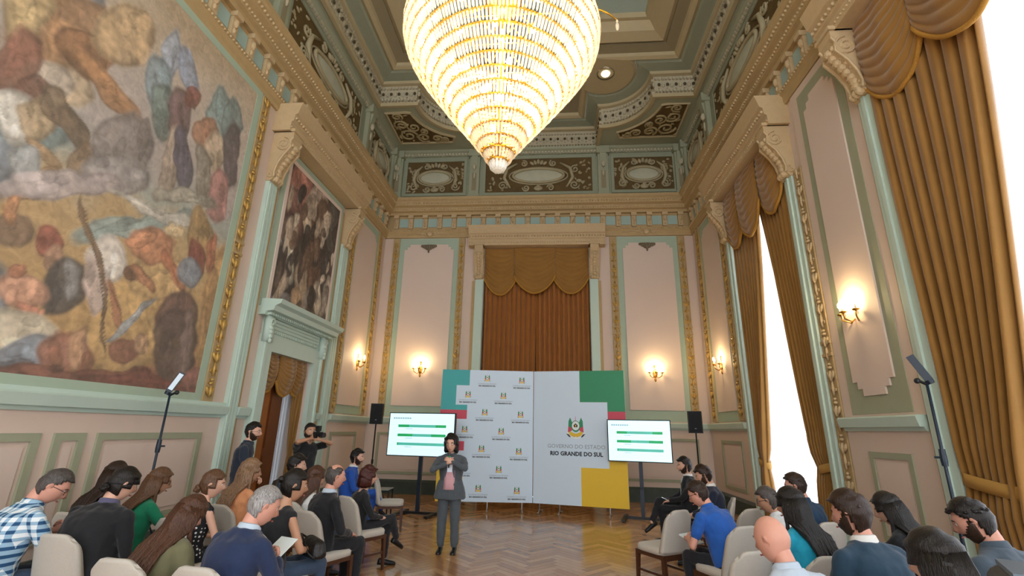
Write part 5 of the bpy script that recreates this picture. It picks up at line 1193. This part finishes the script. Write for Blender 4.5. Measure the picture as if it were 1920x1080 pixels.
sit('olive', 'woman in olive top with long brown hair leaning forward', -2.86, 3.65, -10, 'chair under the woman in the olive top', cy=-6, sc=0.97, lean=20, hy=-10, hp=24, fem=True, hair=('long', 'brown'), top=OLIVE, sleeve='short', bottom=JEAN, arms='lap', skin='c')
sit('polka', 'woman in black polka dot dress with low bun', -3.54, 5.00, -25, 'chair under the woman in the polka dot dress', cy=-15, sc=1.0, lean=7, hy=-30, hp=6, fem=True, hair=('bun', 'mid'), top=DOTS, sleeve='none', bottom=BLK, arms='lap', skin='a')
sit('blonde', 'woman with long blonde hair and apricot top', -3.67, 5.87, -20, 'chair under the woman with long blonde hair', cy=-15, sc=1.04, lean=4, hy=-30, hp=4, fem=True, hair=('long', 'blonde'), top=ORNG, sleeve='none', bottom=JEAN, arms='lap', skin='b')
sit('navygrey', 'grey-haired man in navy blazer reading a paper', -2.21, 3.55, -22, 'chair under the grey-haired man in the navy blazer', cy=-8, sc=1.02, lean=15, hy=-18, hp=20, wide=1.1, skin='c', hair=('crop', 'grey'), top=NAVY, bottom=JEAN, arms='phone', jacket=SUITW, collar=LBL)
sit('pony', 'woman with dark ponytail and bare arms beside the grey-haired man', -2.47, 4.61, -30, 'chair under the woman with the dark ponytail', cy=-18, sc=1.05, lean=8, hy=-15, hp=6, fem=True, hair=('pony', 'black'), top=BLK, sleeve='none', bottom=JEAN, arms='lap', skin='b')
sit('whitet', 'woman in white tee half hidden behind the woman with the dark ponytail', -3.02, 6.25, -30, 'chair under the woman in the white tee', cy=-20, sc=0.97, lean=5, hy=-10, hp=4, fem=True, hair=('long', 'brown'), top=WHT, sleeve='short', bottom=JEAN, arms='lap')
sit('bluecol', 'dark-haired man in blue shirt seated in front of the photographer', -3.60, 6.85, -35, 'chair under the dark-haired man near the photographer', cy=-25, sc=1.02, lean=4, hy=-25, hp=4, hair=('full', 'black'), top=DPOLO, bottom=JEAN, arms='lap', collar=WHT)
sit('balding', 'balding man in black suit seated on the aisle', -2.51, 5.67, -38, 'chair under the balding man in the black suit', cy=-24, sc=1.01, lean=5, hy=-6, hp=4, wide=1.06, skin='c', hair=('balding', 'dgrey'), top=LBLK, bottom=LBLK, arms='thigh', jacket=SUITW, collar=LBL)
sit('bluesuit', 'bearded man in bright blue suit in the front row on the left', -3.64, 9.09, -70, 'chair under the bearded man in the bright blue suit', cy=-70, sc=1.02, lean=6, hy=-8, hp=4, hair=('full', 'black'), beard='beard', top=BLUE, bottom=BLUE, arms='lap', jacket=SUITW, collar=WHT, legs='cross')
sit('redhair', 'woman with short auburn hair in black, legs crossed', -2.52, 6.82, -55, 'chair under the woman with short auburn hair', cy=-32, sc=0.95, lean=3, hy=-10, hp=2, fem=True, hair=('bob', 'red'), top=BLK, bottom=DTR, arms='lap', legs='cross', skin='a')
# right side
sit('suit1', 'bearded man in dark suit and tie, legs crossed, right of the right television', 2.32, 9.25, 82, 'chair under the bearded man in the dark suit and tie', cy=82, sc=1.02, lean=-4, hy=4, hp=6, hair=('full', 'black'), beard='beard', top=LBLK, bottom=LBLK, arms='lap', jacket=dict(shirt=WHT, tie=cloth('tie_grey', '#a9a49e')), collar=WHT, legs='cross')
sit('suit2', 'younger bearded man in navy suit looking down at his lap', 2.32, 7.78, 75, 'chair under the younger bearded man in the navy suit', cy=75, sc=1.0, lean=4, hy=-6, hp=22, hair=('full', 'dark'), beard='beard', top=cloth('midnight', '#18233a'), bottom=LBLK, arms='lap', jacket=SUITW, collar=WHT)
sit('polo', 'man in bright blue polo shirt bent over writing', 1.81, 5.72, 40, 'chair under the man in the bright blue polo', cy=26, sc=1.0, lean=24, hy=12, hp=26, wide=1.14, belly=.3, skin='c', hair=('short', 'dark'), top=POLO, sleeve='short', bottom=DTR, arms='write', glasses=True, collar=POLO)
sit('light', 'man in pale shirt with glasses and clasped hands', 2.47, 5.57, 42, 'chair under the man in the pale shirt', cy=28, sc=0.97, lean=24, hy=10, hp=14, skin='b', hair=('short', 'dgrey'), top=LTS, sleeve='three', bottom=JEAN, arms='clasp', glasses=True, collar=LTS)
sit('cyan', 'woman in cyan top with long dark ponytail', 2.09, 4.58, 25, 'chair under the woman in the cyan top', cy=12, sc=1.03, lean=6, hy=12, hp=8, fem=True, hair=('halfup', 'black'), top=CYAN, sleeve='short', bottom=JEAN, arms='lap', skin='b')
sit('dpolo', 'man in dark blue polo by the far window', 2.90, 6.17, 30, 'chair under the man in the dark blue polo', cy=18, sc=1.02, lean=8, hy=22, hp=10, wide=1.06, skin='c', hair=('short', 'dark'), top=DPOLO, sleeve='short', bottom=JEAN, arms='lap', collar=DPOLO)
sit('bald', 'bald man in light blue shirt holding a phone', 1.41, 3.18, 22, 'chair under the bald man', cy=15, sc=1.0, lean=16, hy=10, hp=16, skin='c', hair=('bald', 'grey'), top=LBL, bottom=JEAN, arms='phone', collar=LBL)
sit('teal', 'bearded man with wavy dark hair in teal-blue suit', 2.17, 3.80, 18, 'chair under the bearded man in the teal-blue suit', cy=12, sc=1.05, lean=10, hy=18, hp=10, wide=1.1, skin='c', hair=('full', 'dark'), beard='beard', top=TEAL, bottom=LBLK, arms='lap', jacket=SUITW, collar=WHT)
sit('blackw', 'woman in black top with long straight dark hair by the right pilaster', 3.14, 4.91, 30, 'chair under the woman in black by the right pilaster', cy=18, sc=1.0, lean=10, hy=20, hp=18, fem=True, hair=('long', 'black'), top=BLK, bottom=DTR, arms='phone')
sit('closew', 'dark-haired woman close to the viewer, cut by the bottom edge on the right', 1.90, 2.66, 16, 'chair under the woman cut by the bottom edge', cy=12, sc=1.03, lean=10, hy=12, hp=8, fem=True, hair=('long', 'black'), top=SLATE, bottom=DTR, arms='lap')
sit('greys', 'bearded man in slate grey shirt beneath the nearest curtain', 3.00, 3.76, 20, 'chair under the man in the slate grey shirt', cy=15, sc=1.05, lean=12, hy=22, hp=22, wide=1.05, skin='c', hair=('short', 'black'), beard='beard', top=SLATE, bottom=JEAN, arms='phone', collar=SLATE)
# standing
person('speaker', 'woman in grey trouser suit and pink blouse speaking into a microphone', -1.58, 7.92, 182, .985, 'stand', 2, hy=-8, hp=3, fem=True, wide=1.14, lw=1.28, skin='a', hair=('bob', 'black'), top=GREY, bottom=GREY, arms='mic', jacket=dict(shirt=PNK, open=True), collar=GREY, legs='stand', glasses=True)
person('doorman', 'bearded man in dark shirt standing beside the doorway', -4.78, 7.5, -62, 1.04, 'stand', 1, hy=-12, hp=2, hair=('short', 'black'), beard='beard', top=DNVY, sleeve='short', bottom=DTR, arms='front', legs='stand', glasses=True, collar=DNVY)
person('photog', 'photographer in black tee raising a camera in the doorway', -4.32, 8.55, -110, 1.04, 'stand', 0, hy=-20, hp=-6, hair=('short', 'black'), beard='beard', top=BLK, sleeve='short', bottom=BLK, arms='camera', legs='stand', skin='b', wide=1.1)
# empty chairs
for x, y, a, lb in ((1.36, 6.62, 34, 'empty chair on the right aisle beside the man in the bright blue polo'), (2.34, 6.95, 30, 'empty chair between the blue polo and the far window'), (1.46, 4.62, 26, 'empty chair beside the bald man')):
    chair(x, y, math.radians(a), lb)
chair(-2.98, 9.4, math.radians(-75), 'empty pale grey chair beside the low glass table')
# ================= things held or worn
def held(name, b, m, key, hand, off, label, cat, rot=(0, 0, 0), mid=False, parts=()):
    p = PEOPLE[key]; c = p['hands'][hand][4] if not mid else (p['hands'][0][4]+p['hands'][1][4])/2
    M = p['W'] @ Matrix.Translation(Vector(c)+Vector(off)) @ (Matrix.Rotation(rot[2], 4, 'Z') @ Matrix.Rotation(rot[0], 4, 'X') @ Matrix.Rotation(rot[1], 4, 'Y'))
    o = bpy.data.objects.new(name, None); COL.objects.link(o); o.matrix_world = M; tag(o, label, cat)
    for nm, bb, mm in [(parts[0] if parts else 'body', b, m)]+list(parts[1:] if parts else ()): link(nm, bb.mesh(nm, mm), o)
    return o
SCRN = emis('phone_screen', '#e8f2f5', .8)
def phone(key, label, tilt=-.9, off=(0, .03, .05)):
    held('phone', MB().box(-.037, .037, -.075, .075, -.005, .003), BLACKP, key, 1, off, label, 'phone', (tilt+PI/2, 0, 0), True, ('case', ('display', MB().box(-.034, .034, -.070, .070, .003, .0045), SCRN)))
phone('green', 'phone with white screen held up by the woman in green'); phone('bald', 'phone with pale green screen held by the bald man', -1.0); phone('suit1', 'small dark phone held by the man in the dark suit and tie', -1.2)
held('paper_sheet', MB().box(-.09, .09, -.12, .12, -.002, .002), mat('paper', '#dfeaea', .7), 'navygrey', 1, (0, .04, .03), 'folded white sheet held by the grey-haired man', 'paper', (.6, 0, 0), True)
held('notepad', MB().box(-.08, .08, -.11, .11, -.006, .006), mat('paper', '#dfeaea', .7), 'polo', 0, (.1, .03, 0), 'white notepad on the lap of the man in the bright blue polo', 'notepad', (.3, 0, 0))
held('pen', MB().tube([(0, 0, -.05), (0, 0, .08)], .005, 6), INK, 'polo', 1, (0, .02, .03), 'dark pen in the hand of the man in the bright blue polo', 'pen', (.4, -.5, 0))
held('microphone', MB().lathe([(.010, -.12), (.014, -.02), (.016, .03)], n=12), BLACKP, 'speaker', 1, (0, .0, .03), 'handheld microphone with green band at the chin of the speaking woman', 'microphone', (.25, 0, 0), True, ('handle', ('green_band', MB().lathe([(.017, .028), (.026, .034), (.026, .05), (.018, .055)], n=12), PGR), ('mesh_head', MB().ell((0, 0, .078), (.025, .025, .03), 12, 8), mat('mic_mesh', '#4c5558', .5, .6))))
held('photo_camera', MB().box(-.07, .07, -.04, .04, -.05, .05), BLACKP, 'photog', 1, (-.03, .03, .06), 'black camera with flash raised by the photographer', 'camera', (0, 0, 0), True, ('camera_body', ('lens', MB().tube([(0, .04, 0), (0, .15, 0)], [.036, .042], 14), BLACK), ('flash', MB().box(-.03, .03, -.03, .04, .06, .15).box(-.02, .02, -.02, .02, .05, .06), BLACKP)))
# badge on the speaker, satchel at the photographer's hip, headband
p = PEOPLE['speaker']
MBd = MB().box(-.04, .04, -.002, .002, -.055, .055); o = link('name_badge', MBd.mesh('name_badge', mat('badge_white', '#dfe7f2', .4)), p['to'], Matrix.Translation(p['sp'](.60)+p['F']*.165)); 
link('badge_stripe', MB().box(-.032, .032, .002, .004, .0, .04).mesh('badge_stripe', cloth('badge_blue', '#3d6ab0')), p['to'], o.matrix_local.copy())
q = MB()
for sg in (-1, 1): q.tube([tuple(p['sp'](.60)+p['F']*.163+Vector((sg*.01, 0, .05))), tuple(p['sp'](.8)+p['F']*.15+Vector((sg*.04, 0, 0))), tuple(p['NB']+Vector((sg*.06, 0, .02)))], .005, 5)
q.build('lanyard', BLACK, p['to'])
p = PEOPLE['cap']; hm = p['HM']; q = MB()
n = 32; vs = []
for z, k in ((.018, 1.16), (.072, 1.14)):
    for j in range(n):
        t = 2*PI*j/n; rr_ = math.sqrt(1-(z/.14)**2); vs.append(tuple(hm @ Vector((.080*k*rr_*math.cos(t), .101*k*rr_*math.sin(t), z-.012+.018*math.sin(t)))))
q.add(vs, [(j, (j+1) % n, n+(j+1) % n, n+j) for j in range(n)]); solid(q.build('headband', BLACK, p['root'], smooth=True), .006)
q = MB(); q.box(-.15, .15, -.08, .08, 0, .22); o = q.build('shoulder_bag', mat('bag_black', '#17181c', .6, var=.2, bump=.3, bscale=40)); o.location = (-4.05, 8.42, .88); o.rotation_euler = (0, 0, .3); tag(o, 'black equipment bag at the hip of the photographer', 'bag')
bv = o.modifiers.new('bevel', 'BEVEL'); bv.width = .04; bv.segments = 3
pw_ = PEOPLE['pony']['W'] @ Vector((.13, .26, .60))
o = thing('handbag', tuple(pw_), -.7, 'black leather handbag on the lap of the woman with the dark ponytail', 'handbag')
q = MB(); q.add([(-.17, -.08, 0), (.17, -.08, 0), (.17, .08, 0), (-.17, .08, 0), (-.15, -.05, .17), (.13, -.06, .15), (.14, .05, .16), (-.14, .05, .18)], [(0, 3, 2, 1), (4, 5, 6, 7), (0, 1, 5, 4), (1, 2, 6, 5), (2, 3, 7, 6), (3, 0, 4, 7)])
bo = q.build('bag_body', mat('bag_leather', '#1c1a1a', .4, var=.3, bump=.8, bscale=14), o); bv = bo.modifiers.new('bevel', 'BEVEL'); bv.width = .05; bv.segments = 4
q = MB(); q.tube([(-.15, -.02, .15), (-.10, -.09, .19), (.02, -.11, .15), (.12, -.10, .06), (.17, -.06, .02)], .009, 6); q.build('strap', BLACK, o, smooth=True); MB().box(-.02, .02, -.088, -.075, .08, .11).build('buckle', BRASS, o)
# out-of-focus video camera in the lower right corner, close to the lens
o = thing('video_camera', (1.36, 1.50, 1.26), math.radians(-30), 'black video camera body in the lower right corner close to the viewer', 'camera')
q = MB(); q.box(-.17, .17, -.13, .13, 0, .20); bo = q.build('camera_body', BLACKP, o); bv = bo.modifiers.new('bevel', 'BEVEL'); bv.width = .045; bv.segments = 4
MB().box(-.14, .15, -.10, .10, .198, .212).build('top_plate', mat('top_plate_grey', '#5c6b78', .35), bo); MB().tube([(0, .12, .1), (0, .24, .1)], .06, 16).build('lens_hood', BLACK, o)
t = thing('camera_tripod', (1.31, 1.52, 0), 0, 'black tripod carrying the video camera in the lower right corner', 'tripod')
MB().lathe([(.05, 1.15), (.06, 1.2), (.06, 1.258)], n=14).tube([(0, 0, .8), (0, 0, 1.16)], .025, 8).build('tripod_head', BLACK, t)
for k in range(3):
    a = k*2*PI/3+.5; MB().tube([(0, 0, 1.05), (.36*math.cos(a), .36*math.sin(a), .015)], .016, 6).build('leg', BLACK, t)
